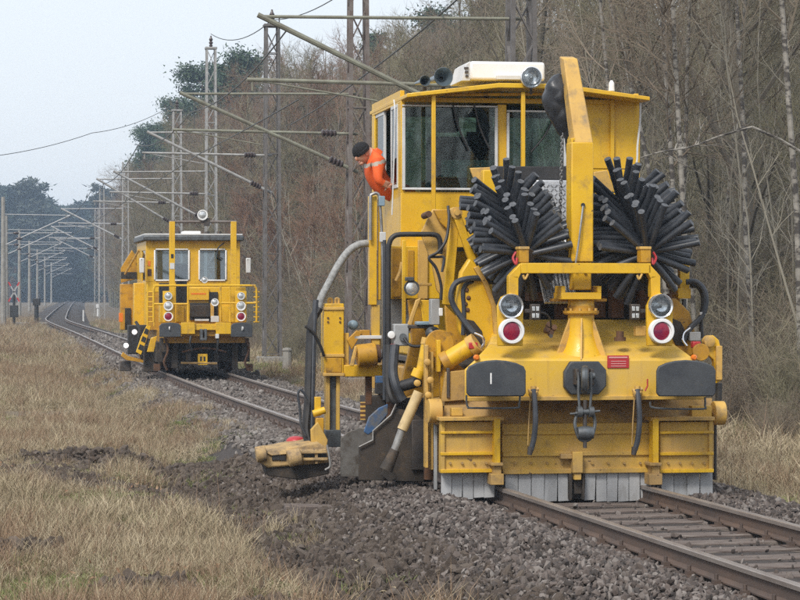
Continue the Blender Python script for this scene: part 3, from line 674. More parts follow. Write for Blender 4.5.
# dry grass
def tuft(seed, nb, h, w, spread, lean, material, wilt=.0):
    r = random.Random(seed); m = MB()
    for i in range(nb):
        a = r.uniform(0, 6.28); q = spread * math.sqrt(r.random()); b = Vector((q * math.cos(a), q * math.sin(a), -.03))
        a2 = r.uniform(0, 6.28); ln = lean * r.uniform(.2, 1.3); L = h * r.uniform(.45, 1.1); d = Vector((math.cos(a2) * ln, math.sin(a2) * ln, 1)).normalized()
        s = d.cross(Vector((math.cos(a2 + r.uniform(-1, 1)), math.sin(a2 + r.uniform(-1, 1)), .1))).normalized() * w * r.uniform(.6, 1.2) / 2
        p1 = b + d * L * .5; d2 = (d + Vector((math.cos(a2), math.sin(a2), -.25)) * (wilt + ln * .6)).normalized(); p2 = p1 + d2 * L * .5
        m.add([b - s, b + s, p1 + s * .8, p1 - s * .8, p2], [(0, 1, 2, 3), (3, 2, 4)])
    return m.mesh('tuft_shape', material, smooth=False)
TU = [tuft(1, 34, .40, .006, .12, .42, 'straw', .4), tuft(2, 40, .27, .007, .17, .8, 'straw', .7), tuft(3, 30, .46, .005, .12, .34, 'straw_red', .25), tuft(4, 50, .15, .009, .20, 1.3, 'straw', .9),
      tuft(5, 46, .16, .008, .15, .45, 'grass_green', .5), tuft(6, 40, .25, .007, .15, .4, 'straw_red', .4), tuft(7, 50, .11, .009, .18, .6, 'grass_green', .6), tuft(8, 5, .62, .006, .10, .28, 'stalk', .15), tuft(9, 60, .10, .011, .24, 2.4, 'straw', .9)]
def soilness(X, Y):                                        # bare, churned soil among the grass
    s = smooth01(vnoise(X * .9, Y * .8, 1.0, 41), .56, .74)
    for px, py, rx, ry in ((88, 462, 1.1, .8), (236, 467, 1.2, 2.0), (25, 552, .35, .55), (300, 500, .9, 1.8), (150, 590, .45, .4), (130, 528, .25, .6), (330, 560, .6, 1.2)):
        d = 2.36 * FPX / (py - HOR); s = np.maximum(s, 1.15 * np.exp(-(((X - (px - 400) / FPX * d) / rx) ** 2 + ((Y - d) / ry) ** 2)))
    return np.clip(s, 0, 1)
def grass(name, n, y0, y1, tlo, thi, side, size, seed, label, k0=-.20, k1=.20, green=0.0):
    r = np.random.default_rng(seed)
    Y = r.uniform(y0, y1, n)
    if side < 0: X = r.uniform(0, 1, n) * (onside(-tlo, Y) - k0 * Y) + k0 * Y
    else: X = onside(r.uniform(tlo, thi, n), Y)
    t = lat(X, Y); near = 1 - smooth01(Y, 29, 41)
    edge = np.where(side < 0, -t - (1.5 + 1.85 * near) + .9 * (vnoise(X, Y, .9, 27) - .5), t - 2.75)
    keep = (edge + r.normal(0, .26, n) > 0) & (X / Y > k0) & (X / Y < k1)
    s_ = soilness(X, Y) if side < 0 else np.zeros(n)
    keep &= r.random(n) > s_ * .97
    X, Y, s_, edge = X[keep], Y[keep], s_[keep], edge[keep]; n = len(X)
    g = vnoise(X, Y * .6, .8, 8) + .22 * np.exp(-edge / .8) * (side < 0) + r.normal(0, .16, n) + green
    red = vnoise(X, Y, .55, 15) + r.normal(0, .2, n)
    idx = np.where(g > .71, np.where(r.random(n) < .5, 4, 6), np.where(red > .70, np.where(r.random(n) < .6, 2, 5), np.where(r.random(n) < .38, 0, np.where(r.random(n) < .5, 1, 3))))
    u7 = r.random(n); idx = np.where(u7 < .05, 7, np.where(u7 < .17, 8, idx))
    tall = .42 + .85 * vnoise(X, Y, 1.1, 19)
    S = size * tall * r.uniform(.6, 1.25, n) * (1 - .55 * s_)
    tt = lat(X, Y); zz = np.where((tt > -3.25) & (tt < 3.2), np.maximum(gnd_z(X, Y), bed_z(tt, Y)), gnd_z(X, Y))
    S = S * np.where((side < 0) & (Y > 37), 1 - .5 * np.exp(-np.clip(edge, 0, 9) / .35), 1.0)
    return scatter(name, np.stack([X, Y, zz], 1), np.stack([r.uniform(-.2, .2, n), r.uniform(-.2, .2, n), r.uniform(0, 6.28, n)], 1), np.stack([S * 1.05, S * 1.05, S], 1), idx, TU, label, 'grass')
grass('dry_grass', 15000, 15.5, 34, 2.6, 0, -1, .92, 61, 'tall straw-coloured dry grass in the near left foreground')
grass('dry_grass', 18000, 34, 75, 1.25, 0, -1, 1.0, 62, 'dry tan grass of the field towards the far machine')
grass('dry_grass', 22000, 75, 200, 1.3, 0, -1, 1.7, 63, 'far strip of dry grass left of the line')
grass('dry_grass', 17000, 22, 62, 2.6, 11, 1, 1.25, 64, 'pale dry grass between ballast and wood right of the machine')
grass('dry_grass', 14000, 62, 190, 2.6, 11, 1, 1.3, 65, 'grass verge between the lattice masts and the far track', green=.22)

# churned soil: low heaps of clods where the plough worked
def soil_heap(px, py, L, W, H, seed, label):
    r = random.Random(seed); d = 2.36 * FPX / (py - HOR); c = Vector(((px - 400) / FPX * d, d, 0)); m = MB()
    nx, ny = 26, 12; vs = []; fs = []
    for j in range(ny + 1):
        for i in range(nx + 1):
            a, b = i / nx * 2 - 1, j / ny * 2 - 1; q = max(0, 1 - a * a - b * b); X, Y = c.x + a * L / 2, c.y + b * W / 2
            vs.append((X, Y, float(gnd_z(np.float64(X), np.float64(Y))) - .03 + H * q ** .7 * r.uniform(.35, 1.15)))
    for j in range(ny):
        for i in range(nx): k = j * (nx + 1) + i; fs.append((k, k + 1, k + nx + 2, k + nx + 1))
    m.add(vs, fs); return tag(m.build('soil_heap', 'soil', smooth=False), label, 'soil')
soil_heap(88, 461, 2.6, 1.2, .13, 1, 'long low heap of dark churned soil in the left grass')
soil_heap(236, 465, 2.6, 3.2, .17, 2, 'wide dark soil heap in front of the plough head')
soil_heap(22, 550, 1.1, 1.0, .10, 3, 'small dark soil patch at the left picture edge')
soil_heap(150, 588, 1.2, .9, .08, 4, 'dark soil patch at the bottom of the grass')
CL = stone_protos(6, 77, 'soil')
r = np.random.default_rng(78); n = 26000
Y = r.uniform(17, 38, n); X = r.uniform(-.18, .02, n) * Y; q = (soilness(X, Y) > .35 + .4 * r.random(n)) & (lat(X, Y) < -2.5); X, Y = X[q], Y[q]; n = len(X)
S = np.exp(r.normal(-3.55, .45, n)); S = np.minimum(S, .09)
def heap_add(X, Y):
    z = np.zeros(len(X))
    for px, py, L, W, H in ((88, 461, 2.6, 1.2, .13), (236, 465, 2.6, 3.2, .17), (22, 550, 1.1, 1.0, .10), (150, 588, 1.2, .9, .08)):
        d = 2.36 * FPX / (py - HOR); a = (X - (px - 400) / FPX * d) / (L / 2); b = (Y - d) / (W / 2); z = np.maximum(z, H * np.clip(1 - a * a - b * b, 0, 1) ** .7)
    return z
scatter('soil_clods', np.stack([X, Y, gnd_z(X, Y) + heap_add(X, Y) + S * .2], 1), r.uniform(0, 6.28, (n, 3)), np.repeat(S[:, None], 3, 1), r.integers(0, 6, n), CL, 'loose dark clods of soil and dead matter in the grass', 'soil')

r = np.random.default_rng(79); n = 15000
Y = r.uniform(16.5, 33, n); T = -2.25 - 1.75 * r.random(n) ** .9; X = onside(T, Y); z = np.maximum(bed_z(T, Y), gnd_z(X, Y)); S = np.minimum(np.exp(r.normal(-3.7, .5, n)), .075)
scatter('soil_clods', np.stack([X, Y, z + S * .2], 1), r.uniform(0, 6.28, (n, 3)), np.repeat(S[:, None], 3, 1), r.integers(0, 6, n), CL, 'crumbly brown soil between the ballast heap and the grass', 'soil')

# dead leaves blown into the grass
LF = []
for k in range(4):
    r_l = random.Random(90 + k); m = MB(); a = r_l.uniform(.35, .6)
    m.add([(-1, 0, .1), (-.3, -a, .02), (.5, -a * .8, .12), (1, 0, .3), (.5, a * .8, .05), (-.3, a, .14), (0, 0, -.06)], [(0, 1, 6), (1, 2, 6), (2, 3, 6), (3, 4, 6), (4, 5, 6), (5, 0, 6)]); LF.append(m.mesh('leaf_shape', 'dead_leaf', smooth=False))
r = np.random.default_rng(93); n = 9000; Y = r.uniform(16.5, 42, n); X = r.uniform(-.18, .03, n) * Y; q = (lat(X, Y) < -3.4) & (vnoise(X, Y, 1.3, 33) + r.normal(0, .15, n) > .6); X, Y = X[q], Y[q]; n = len(X)
tt = lat(X, Y); zz = np.where(tt > -3.25, np.maximum(gnd_z(X, Y), bed_z(tt, Y)), gnd_z(X, Y)) + r.uniform(.01, .10, n); s_ = r.uniform(.012, .028, n)
scatter('leaf_litter', np.stack([X, Y, zz], 1), np.stack([r.normal(0, .6, n), r.normal(0, .6, n), r.uniform(0, 6.28, n)], 1), np.repeat(s_[:, None], 3, 1), r.integers(0, 4, n), LF, 'scattered brown dead leaves among the foreground grass', 'leaves')
# ------------------------------------------------------------------ catenary masts
def mast(x, y, H, w0, w1, material, label, arm=None, arm2=None, armmat='arm_tube', detail=True, top_ins=True, flip=1, ang=None, group='lattice catenary masts'):
    g = float(gnd_z(np.float64(x), np.float64(y))); a = math.atan(float(tslope(y))) if ang is None else ang
    o = empty('catenary_mast', (x, y, g), a, label, 'mast', group)
    MB().box(-w0 * .9, w0 * .9, -w0 * .9, w0 * .9, -.4, .22).build('foundation', 'concrete', o, .02)
    b = max(.04, w0 * .17)
    cor = [(-1, -1), (1, -1), (1, 1), (-1, 1)]
    for sx, sy in cor: MB().beam((sx * w0 / 2, sy * w0 / 2, .2), (sx * w1 / 2, sy * w1 / 2, H), b).build('mast_leg', material, o)
    m = MB(); n = int(H / (w0 * 1.55)); 
    for k in range(n):
        z0, z1 = .3 + (H - .35) * k / n, .3 + (H - .35) * (k + 1) / n; h0 = (w0 + (w1 - w0) * z0 / H) / 2; h1 = (w0 + (w1 - w0) * z1 / H) / 2
        for f in range(4):
            c0, c1 = cor[f], cor[(f + 1) % 4]
            if (k + f) % 2: c0, c1 = c1, c0
            m.beam((c0[0] * h0, c0[1] * h0, z0), (c1[0] * h1, c1[1] * h1, z1), b * .75, b * .35)
            if k % 4 == 0: m.beam((cor[f][0] * h0, cor[f][1] * h0, z0), (cor[(f + 1) % 4][0] * h0, cor[(f + 1) % 4][1] * h0, z0), b * .6, b * .3)
    m.build('lattice', material, o)
    if top_ins:
        t = MB().box(-w1 * .7, w1 * .7, -w1 * .7, w1 * .7, H, H + .08).build('cap', material, o)
        MB().lathe((0, 0, H + .08), (0, 0, 1), [(0, .04), (.08, .09), (.12, .05), (.2, .1), (.26, .05), (.34, .09), (.42, .045), (.5, .03)], 10).build('insulator', 'insulator', o)
    inv = Matrix.Translation((x, y, g)) @ Matrix.Rotation(a, 4, 'Z'); inv = inv.inverted()
    def cant(spec):
        tip, zt, zb, zl, r = spec                          # reach, tip height over rail, brace height at the mast, lower tube height, tube radius
        zt -= g; zb -= g; zl -= g
        s = -flip
        up = MB().tube([(s * tip, 0, zt), (0, 0, zb)], r, 8).build('brace_tube', armmat, o)
        tp = MB().tube([(s * (tip - .05), 0, zt - .03), (0, 0, zt + .03)], r * .62, 8).build('top_tube', armmat, o)
        lo = MB().tube([(s * tip * 1.04, 0, zl), (0, 0, zl - .05)], r * .75, 8).build('registration_tube', armmat, o)
        L = math.hypot(tip, zt - zb); dx, dz = s * tip / L, (zt - zb) / L
        for base, dirv, q, par in (((0, 0, zb), (dx, 0, dz), .42, up), ((0, 0, zl - .05), (s, 0, .01), .55, lo)):
            c = Vector(base) + Vector(dirv) * q
            MB().lathe(c, dirv, [(0, r), (.04, r * 2.1), (.08, r * 1.3), (.14, r * 2.2), (.18, r * 1.3), (.24, r * 2.2), (.28, r * 1.3), (.34, r * 2.1), (.38, r)], 10).build('insulator', 'insulator', par)
        MB().tube([(s * tip * .92, 0, zl), (s * tip * .92, 0, zt)], .012, 5).build('dropper', 'wire', o)
        st = MB().tube([(s * tip * 1.02, 0, zl), (s * tip * .55, 0, zl - .34)], .018, 6); st.tube([(s * tip * 1.02, 0, zl), (s * tip * 1.02, 0, zl - .2)], .02, 5); st.build('steady_arm', armmat, o)
    if arm: cant(arm)
    if arm2: cant(arm2)
    return o
# right side of the line: photo column, distance
def at_col(px, d): return (px - 400) / FPX * d
mast(at_col(521, 43), 43, 9.8, .46, .36, 'mast_dark', 'nearest lattice mast, rising behind the white box on the cab roof', arm=(4.75, 6.86, 4.65, 5.72, .048))
mast(at_col(358, 60), 60, 12.0, .52, .36, 'mast_rust', 'tall rusty lattice mast right beside the leaning man', arm=(4.45, 6.92, 5.0, 6.0, .048))
mast(at_col(272, 80), 80, 11.2, .52, .40, 'mast_dark', 'grey lattice mast standing clear right of the far machine', arm=(4.15, 7.3, 5.3, 6.6, .05), armmat='galvanised')
mast(at_col(211, 104), 104, 12.9, .50, .36, 'galvanised', 'tall pale lattice mast with a long pale insulator on top', arm=(4.2, 7.2, 5.0, 6.3, .05), armmat='galvanised')
mast(at_col(177, 117), 117, 11.2, .46, .36, 'galvanised', 'slim pale lattice mast just above the far cab, lower than its neighbour', arm=(3.9, 7.5, 5.2, 6.4, .05), armmat='galvanised')
for k, (d, lab) in enumerate([(150, 'pale distant mast half hidden behind the far cab roof'), (190, 'small pale mast far down the right of the line'), (235, 'tiny pale mast near the end of the wood, right of the line')]):
    mast(float(onside(3.6, d)), d, 10.5, .42, .32, 'galvanised', lab, arm=(4.0, 7.2, 5.2, 6.3, .05), armmat='arm_pale', top_ins=False)
# left side, far off: plain poles with arms reaching over the line
names = ['first', 'second', 'third', 'fourth', 'fifth', 'sixth', 'seventh', 'eighth', 'ninth', 'tenth', 'eleventh']
for k, d in enumerate([152, 190, 235, 285, 340, 410, 490]):
    x = float(onside(-3.9, d)); g = float(gnd_z(np.float64(x), np.float64(d)))
    o = empty('catenary_pole', (x, d, g), math.atan(float(tslope(d))), names[k] + ' pale pole from the left in the far row left of the line', 'mast', 'pale catenary poles left of the line')
    MB().tube([(0, 0, -.3), (0, 0, 8.4)], [.19, .12], 8).build('pole', 'concrete', o)
    MB().tube([(0, 0, 5.3), (4.2, 0, 7.25)], .042, 6).build('brace_tube', 'arm_pale', o)
    MB().tube([(0, 0, 7.3), (4.2, 0, 7.25)], .03, 6).build('top_tube', 'arm_pale', o)
    MB().tube([(0, 0, 6.1), (4.3, 0, 6.15)], .03, 6).build('registration_tube', 'arm_pale', o)
    for q in ((.8, 0, 6.11), (1.0, 0, 5.76)): MB().ball(q, .22, .09, .09, 8, 5).build('insulator', 'insulator', o)
# wires
def wire(pts, r, label, sag=0.0, cat='wire'):
    pts = [Vector(p) for p in pts]; out = []
    for i in range(len(pts) - 1):
        for j in range(12):
            t = j / 12; q = pts[i].lerp(pts[i + 1], t); q.z -= sag * 4 * t * (1 - t); out.append(q)
    out.append(pts[-1]); return tag(MB().tube(out, r, 5).build('overhead_wire', 'wire'), label, cat)
wire([P(-60, 160, 90), P(92, 133, 100), P(176, 103, 117)], .014, 'thin cable crossing the pale sky towards the slim mast', .25)
wire([P(211, 34, 104), P(272, 20, 80)], .018, 'slack cable between the tops of two lattice masts', .45)
wire([P(272, 20, 80), P(370, -28, 60)], .016, 'cable rising from the clear mast top to the rusty mast', .3)
wire([P(290, 125, 62), P(365, 75, 52), P(470, -12, 40)], .016, 'thin dark cable slanting across the wood above the leaning man', .05)
wire([(float(onside(-.1, y)), y, z) for y, z in ((43, 6.7), (60, 6.5), (80, 6.9), (104, 6.7), (117, 6.9), (150, 6.6))], .016, 'thin carrying wire strung along the cantilever tips', .3)
wire([(float(onside(.1, y)), y, 5.45) for y in (43, 60, 80, 104, 117, 150, 190, 235)], .014, 'contact wire low along the line above the far machine', .02)
# ------------------------------------------------------------------ near machine: ballast regulator
fr = Frame(1.873, 24.3, .1667); F = fr.F
REG = empty('ballast_regulator', (fr.x0, fr.y0, 0), fr.th, 'big yellow ballast regulator with two black hose brushes and a crane post on the track', 'track machine')
def part(name, m, material, parent=None, bevel=.006, **k): return m.build(name, material, parent or REG, bevel, **k)
def px_(name, material, rects, parent=None, bevel=.006): return boxp(parent or REG, fr, name, material, rects, bevel)
def hz(name, material, pts, r, v=None, parent=None, k=5, n=8): return hosep(parent or REG, fr, name, material, pts, r, v, k, n)

# running gear and frame (mostly hidden)
part('chassis', MB().box(-.95, 1.0, .9, 8.6, .72, 1.12), 'yellow_deep')
part('deck', MB().box(-1.0, 1.2, 1.25, 8.6, 1.16, 1.22), 'dark_steel')
for v in (2.4, 7.9):
    ax = part('axle', MB().cyl((-.9, v, .42), (.9, v, .42), .08), 'dark_steel')
    for s in (-1, 1):
        w = part('wheel', MB().lathe((s * .69, v, .42), (s, 0, 0), [(0, .45), (.03, .45), (.035, .42), (.13, .415), (.135, .36), (.11, .35), (.11, .12), (.16, .11)], 28), 'rust', None, 0)
        part('axle_box', MB().box(s * .95 - .14, s * .95 + .14, v - .2, v + .2, .28, .62), 'grime')
part('engine_housing', MB().box(-.9, 1.2, 5.3, 6.6, 1.22, 2.9), 'yellow', None, .03)
part('fuel_tank', MB().box(-1.0, -.7, 4.2, 5.6, .62, 1.1), 'yellow_deep', None, .03)

# brush box with rubber flaps
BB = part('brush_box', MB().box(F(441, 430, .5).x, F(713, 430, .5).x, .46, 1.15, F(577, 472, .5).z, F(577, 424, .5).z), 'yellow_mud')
px_('panel', 'yellow_dusty', [(502, 424, 653, 471, .42, .05)], BB)
px_('panel', 'yellow_dusty', [(441, 422, 495, 471.5, .34, .12)], BB)
px_('panel', 'yellow_dusty', [(660, 422, 713, 471.5, .34, .12)], BB)
for x0, x1, v in ((441, 495, .30), (660, 714, .30), (503, 652, .395)):
    for y0, y1, nm in ((431.5, 433.5, 'rib'), (452.5, 455, 'rib'), (469.5, 472.5, 'rib')):
        px_(nm, 'yellow' if v < .35 else 'yellow_dusty', [(x0, y0, x1, y1, v, .06)], BB, .004)
for x0, x1 in ((440, 504), (651, 715)): px_('top_lip', 'yellow_pale', [(x0, 417.5, x1, 420.5, .24, .24)], BB, .004)
for x in (443, 711): px_('end_rib', 'yellow_dusty', [(x - 2, 421, x + 2, 472, .31, .06)], BB, .004)
for x in (497.5, 656): 
    po = px_('guide_post', 'yellow', [(x - 3, 419, x + 3, 464, .22, .16)], BB)
    px_('guide_foot', 'yellow_mud', [(x - 6, 463, x + 6, 466, .18, .22), (x - 4, 466, x + 4, 474, .22, .16), (x - 6.5, 474, x + 6.5, 485, .2, .2)], BB)
px_('hitch_post', 'yellow_dusty', [(573, 452, 583, 473, .30, .14), (574.5, 473, 581.5, 480, .32, .1)], BB)
px_('hitch_guide', 'grime', [(569.5, 474, 572.5, 500, .36, .12), (582.5, 474, 585, 500, .36, .12), (574, 480, 582, 494, .40, .06)], BB)
px_('hinge', 'yellow_mud', [(561, 454, 573, 459, .33, .08)], BB)
# sloping dusty plate between bumper and box, small block
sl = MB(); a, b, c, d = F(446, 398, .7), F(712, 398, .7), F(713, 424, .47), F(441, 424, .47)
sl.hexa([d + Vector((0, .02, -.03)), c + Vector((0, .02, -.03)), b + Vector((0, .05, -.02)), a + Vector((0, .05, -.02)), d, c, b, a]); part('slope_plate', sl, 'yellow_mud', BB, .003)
px_('block', 'yellow_dusty', [(452, 408, 463, 416, .42, .12)], BB); px_('block', 'yellow_dusty', [(692, 406, 712, 417, .42, .12)], BB)
# bolts on the lower band
m = MB()
for x in (450, 462, 474, 486, 515, 531, 547, 562, 592, 608, 624, 640, 668, 680, 692, 704):
    p = F(x, 463, .33 if x < 500 or x > 655 else .415); m.cyl(p, p + Vector((0, -.018, 0)), .014, n=6)
part('bolts', m, 'yellow_mud', BB, 0)['kind'] = 'stuff'
r_ = random.Random(4)
def flap(x0, x1, y1, v, tl, curl):
    a = F(x0, 472, v); b = F(x1, 472, v); zt = a.z + .03; zb = F(x0, y1, v).z; mm = MB(); n = 6; vs = []; fs = []
    for j in range(n + 1):
        t = j / n; z = zt + (zb - zt) * t; o = curl * t * t; k = tl * t * t
        for dv in (0, .014): vs += [(a.x + k, v + o + dv, z), (b.x + k, v + o * 1.15 + dv, z + (.006 if j == n else 0))]
    for j in range(n):
        q = j * 4; fs += [(q, q + 1, q + 5, q + 4), (q + 2, q + 6, q + 7, q + 3), (q, q + 4, q + 6, q + 2), (q + 1, q + 3, q + 7, q + 5)]
    fs += [(0, 2, 3, 1), (n * 4, n * 4 + 1, n * 4 + 3, n * 4 + 2)]
    mm.add(vs, fs); part('rubber_flap', mm, 'flap_rubber', BB, 0, smooth=False)
for x0, x1, n, yb in ((441, 495, 5, 499), (505, 571, 5, 501), (585, 651, 6, 501), (661, 713, 4, 497)):
    w = (x1 - x0) / n
    for k in range(n): flap(x0 + k * w + .4, x0 + (k + 1) * w - .35, yb + r_.uniform(-1.8, 1.2), .44 + .012 * (k % 2), r_.uniform(-.006, .006), r_.uniform(-.015, .02))

# bonnet: bumper face, sloping top, narrowing to the back
def loft(name, A, B, material, parent=None, bevel=.02):
    m = MB(); n = len(A); m.add(list(A) + list(B), [tuple(range(n)), tuple(reversed(range(n, 2 * n)))] + [(i, i + n, (i + 1) % n + n, (i + 1) % n) for i in range(n)])
    o = part(name, m, material, parent, bevel)
    bm = bmesh.new(); bm.from_mesh(o.data); bmesh.ops.recalc_face_normals(bm, faces=bm.faces); bm.to_mesh(o.data); bm.free(); return o
A = [F(464, 398, 0), F(707, 398, 0), F(707, 370, 0), F(694, 359, 0), F(476, 359, 0), F(464, 370, 0)]
B = [F(484, 398, .55), F(676, 398, .55), F(677, 352, .55), F(672, 343, .55), F(490, 343, .55), F(484, 352, .55)]
C_ = [F(492, 398, 1.25), F(656, 398, 1.25), F(656, 330, 1.25), F(651, 319, 1.25), F(497, 319, 1.25), F(492, 330, 1.25)]
bon = loft('bonnet', A, B, 'bonnet_dust'); loft('bonnet_top', [p + Vector((0, .002, 0)) for p in B], C_, 'bonnet_dust', bon)
px_('bumper_lip', 'yellow_dusty', [(466, 397, 705, 399.5, -.02, .1)], bon)
# shoulder housings either side of the bonnet
def plate(name, material, pts, v, dep, parent=None, bevel=.008): return part(name, fr.poly(MB(), pts, v, dep), material, parent, bevel)
sh = plate('shoulder_plate', 'yellow', [(470, 258), (478, 266), (488, 282), (496, 305), (498, 345), (482, 352), (468, 348), (459, 330), (457, 300), (461, 272)], .85, .14, None, .02)
plate('cutout_shade', 'grime', [(462, 318), (474, 321), (482, 331), (485, 345), (478, 350), (469, 345)], .835, .03, sh, .004)  # dark plate paints the shade of a cutout, no opening is cut
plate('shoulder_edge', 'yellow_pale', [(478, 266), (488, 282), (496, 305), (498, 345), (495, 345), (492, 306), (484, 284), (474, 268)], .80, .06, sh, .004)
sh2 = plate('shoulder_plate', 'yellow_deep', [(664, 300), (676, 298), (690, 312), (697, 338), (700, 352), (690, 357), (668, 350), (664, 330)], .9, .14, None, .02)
plate('cutout_shade', 'grime', [(672, 318), (681, 322), (688, 336), (686, 346), (676, 345), (671, 336)], .885, .03, sh2, .004)  # dark plate again in place of a shaded opening

# buffers
def buffer(cx, mark):
    b = MB(); v = -.34
    pts = [(cx - 29.5, 393), (cx - 27, 396.5), (cx + 27, 396.5), (cx + 29.5, 393), (cx + 29.5, 371), (cx + 27.5, 366.5), (cx + 20, 363), (cx + 10, 360.8), (cx, 360), (cx - 10, 360.8), (cx - 20, 363), (cx - 27.5, 366.5), (cx - 29.5, 371)]
    o = part('buffer', fr.poly(b, pts, v, .045), 'buffer_black', None, .012)
    p = F(cx, 379, v + .045); part('buffer_stem', MB().lathe(p, (0, 1, 0), [(0, .12), (.03, .11), (.03, .085), (.18, .085), (.18, .13), (.30, .14)], 20), 'dark_steel', o, 0)
    if mark: px_('chalk_mark', 'white_paint', [(cx - 6.2, 373, cx - 4.8, 384, v - .004, .006)], o, 0)
    return o
buffer(496.5, True); buffer(686.5, False)
for pts, lab in (([(466.5, 395), (466.5, 402), (468, 407), (472, 408), (515, 408), (519, 405), (520, 396)], 0), ([(650, 402), (655, 408), (702, 409), (705, 406), (705, 397)], 0)):
    hz('shunter_handle', 'iron_grey', pts, .011, -.15, None, 3, 6)
# coupler
pts = [(564.5, 372), (571, 361.5), (599, 361.5), (606.5, 370), (606.5, 386), (599, 394.5), (571, 394.5), (564.5, 387)]
cp = plate('coupler_plate', 'buffer_black', pts, -.07, .08, None, .012)
for s in (577.5, 592.5): px_('draw_lug', 'dark_steel', [(s - 1.6, 369, s + 1.6, 385, -.2, .14)], cp)
cou = MB(); c = F(585, 375, -.22)
cou.lathe(F(576, 376, -.2), (1, 0, 0), [(0, .035), (.19, .035)], 10)
hook = smooth_path([F(585, 370, -.12), F(585, 369, -.26), F(585, 374, -.34), F(585, 385, -.33), F(585, 391, -.24)], 4)
part('coupling_hook', MB().tube(hook, .038, 8), 'iron_grey', cp, 0)
part('coupling_pin', cou, 'iron_grey', cp, 0)
for s in (578.5, 591): part('coupling_link', MB().tube(fr.path([(s, 372, -.24), (s, 395, -.26), (s + (585 - s) * .2, 412, -.26)]), .014, 6), 'iron_grey', cp, 0)
sc = MB(); sc.lathe(F(577, 412, -.26), (1, 0, 0), [(0, .02), (.0, .055), (.05, .055), (.05, .03), (.12, .03), (.12, .055), (.17, .055), (.17, .02)], 12)
part('screw_nut', sc, 'iron_grey', cp, 0)
part('coupling_screw', MB().cyl(F(585, 400, -.26), F(585, 448, -.26), .02, n=10), 'dark_steel', cp, 0)
sc = MB(); sc.lathe(F(577.5, 433, -.26), (1, 0, 0), [(0, .02), (0, .06), (.06, .07), (.10, .07), (.16, .06), (.16, .02)], 12); part('screw_nut', sc, 'iron_grey', cp, 0)
part('coupling_bow', MB().tube(smooth_path(fr.path([(577, 412, -.24), (575, 425, -.25), (580, 439, -.26), (590, 439, -.26), (595, 425, -.25), (593, 412, -.24)])), .018, 7), 'iron_grey', cp, 0)
part('toggle_bar', MB().cyl(F(570, 414, -.27), F(600, 411, -.27), .012, n=7), 'iron_grey', cp, 0)
# brake hoses with cocks
for x, s in ((533.5, 1), (637.5, 1)):
    h = hz('brake_hose', 'rubber', [(x, 390, -.1), (x + 1.2, 402, -.16), (x + 2, 420, -.18), (x + .5, 438, -.16), (x - 2.5, 450, -.14)], .028, None, None, 4, 9)
    part('hose_coupling', MB().cyl(F(x - 2.5, 447, -.14), F(x - 4, 455, -.14), .034, .024, 10), 'dark_steel', h, 0)
    part('cock', MB().lathe(F(x, 398, -.09), (0, 0, 1), [(0, .03), (.03, .05), (.06, .05), (.08, .03), (.12, .028)], 10).cyl(F(x - 5, 391, -.08), F(x + 5, 389, -.08), .022, n=8), 'yellow_pale', h, 0)
    hz('tie_wire', 'yellow_mud', [(x - 3, 396, -.08), (x - 4.5, 420, -.12), (x - 5.5, 445, -.12)], .007, None, h, 4, 5)
part('cock_lever', MB().tube(fr.path([(645, 391, -.1), (647.5, 386, -.1), (647.5, 379, -.1)]), .008, 6), 'red_paint', None, 0)
# red notice plate with two lines of print, reflectors
rp = px_('notice_plate', 'red_paint', [(607.5, 355.5, 629, 368, -.012, .014)], None, .002)
px_('print_line', 'red_print', [(609, 356.8, 627.5, 358.0, -.0155, .003)], rp, 0)
for yy in (361, 363.4, 365.8): px_('print_line', 'red_print', [(611, yy, 626, yy + .55, -.0155, .003)], rp, 0)
for x in (476.5, 694):
    p = F(x, 357.5, .0); part('reflector', MB().lathe(p, (0, -1, 0), [(-.02, .03), (.015, .03), (.03, .018)], 14), 'lens_orange', None, 0)

# crane pedestal and post
ped = part('crane_pedestal', MB().lathe(F(581, 357, .30), (0, 0, 1), [(0, .25), (.10, .19), (.22, .15), (.40, .135), (.46, .135)], 24), 'yellow', None, 0)
for a in range(6):
    q = F(581, 357, .30); dx, dy = math.cos(a * math.pi / 3 + .26), math.sin(a * math.pi / 3 + .26)
    part('gusset', MB().prism([q + Vector((dx * .1, dy * .1, 0)), q + Vector((dx * .31, dy * .31, -.02)), q + Vector((dx * .14, dy * .14, .40)), q + Vector((dx * .1, dy * .1, .42))], (-dy * .018, dx * .018, 0)), 'yellow_pale', ped, .003)
part('flange', MB().lathe(F(581, 314.5, .30), (0, 0, 1), [(0, .17), (.015, .185), (.04, .185), (.04, .14), (.09, .14)], 24), 'yellow_deep', ped, 0)
m = MB()
for a in range(10): q = F(581, 311, .30) + Vector((.16 * math.cos(a * .628), .16 * math.sin(a * .628), 0)); m.cyl(q, q + Vector((0, 0, .03)), .014, n=6)
part('flange_bolts', m, 'yellow_pale', ped, 0)['kind'] = 'stuff'
part('turntable', MB().lathe(F(581, 309, .30), (0, 0, 1), [(0, .135), (.10, .135), (.12, .12)], 24), 'yellow', ped, 0)
px_('head_bracket', 'yellow', [(561.5, 292.5, 601.5, 299.5, .12, .36), (561.5, 286, 565.5, 293, .12, .3), (597.5, 286, 601.5, 293, .12, .3)], ped)
px_('head_shelf', 'yellow_deep', [(556, 298.5, 607, 301.5, .3, .3)], ped)
post = px_('crane_post', 'yellow', [(571.5, 142, 593.5, 262, .2, .24), (573.5, 262, 591.5, 290, .22, .2)], None, .012)
jib = MB(); a = [F(575, 143, .2), F(593.5, 143, .2)]; b = [F(563.5, 58.5, .62), F(577.5, 58.5, .62)]
dv = Vector((0, .24, 0)); dv2 = Vector((0, .2, .04))
jib.hexa([a[0], a[1], a[1] + dv, a[0] + dv, b[0], b[1], b[1] + dv2, b[0] + dv2]); part('jib', jib, 'yellow_pale', post, .012)
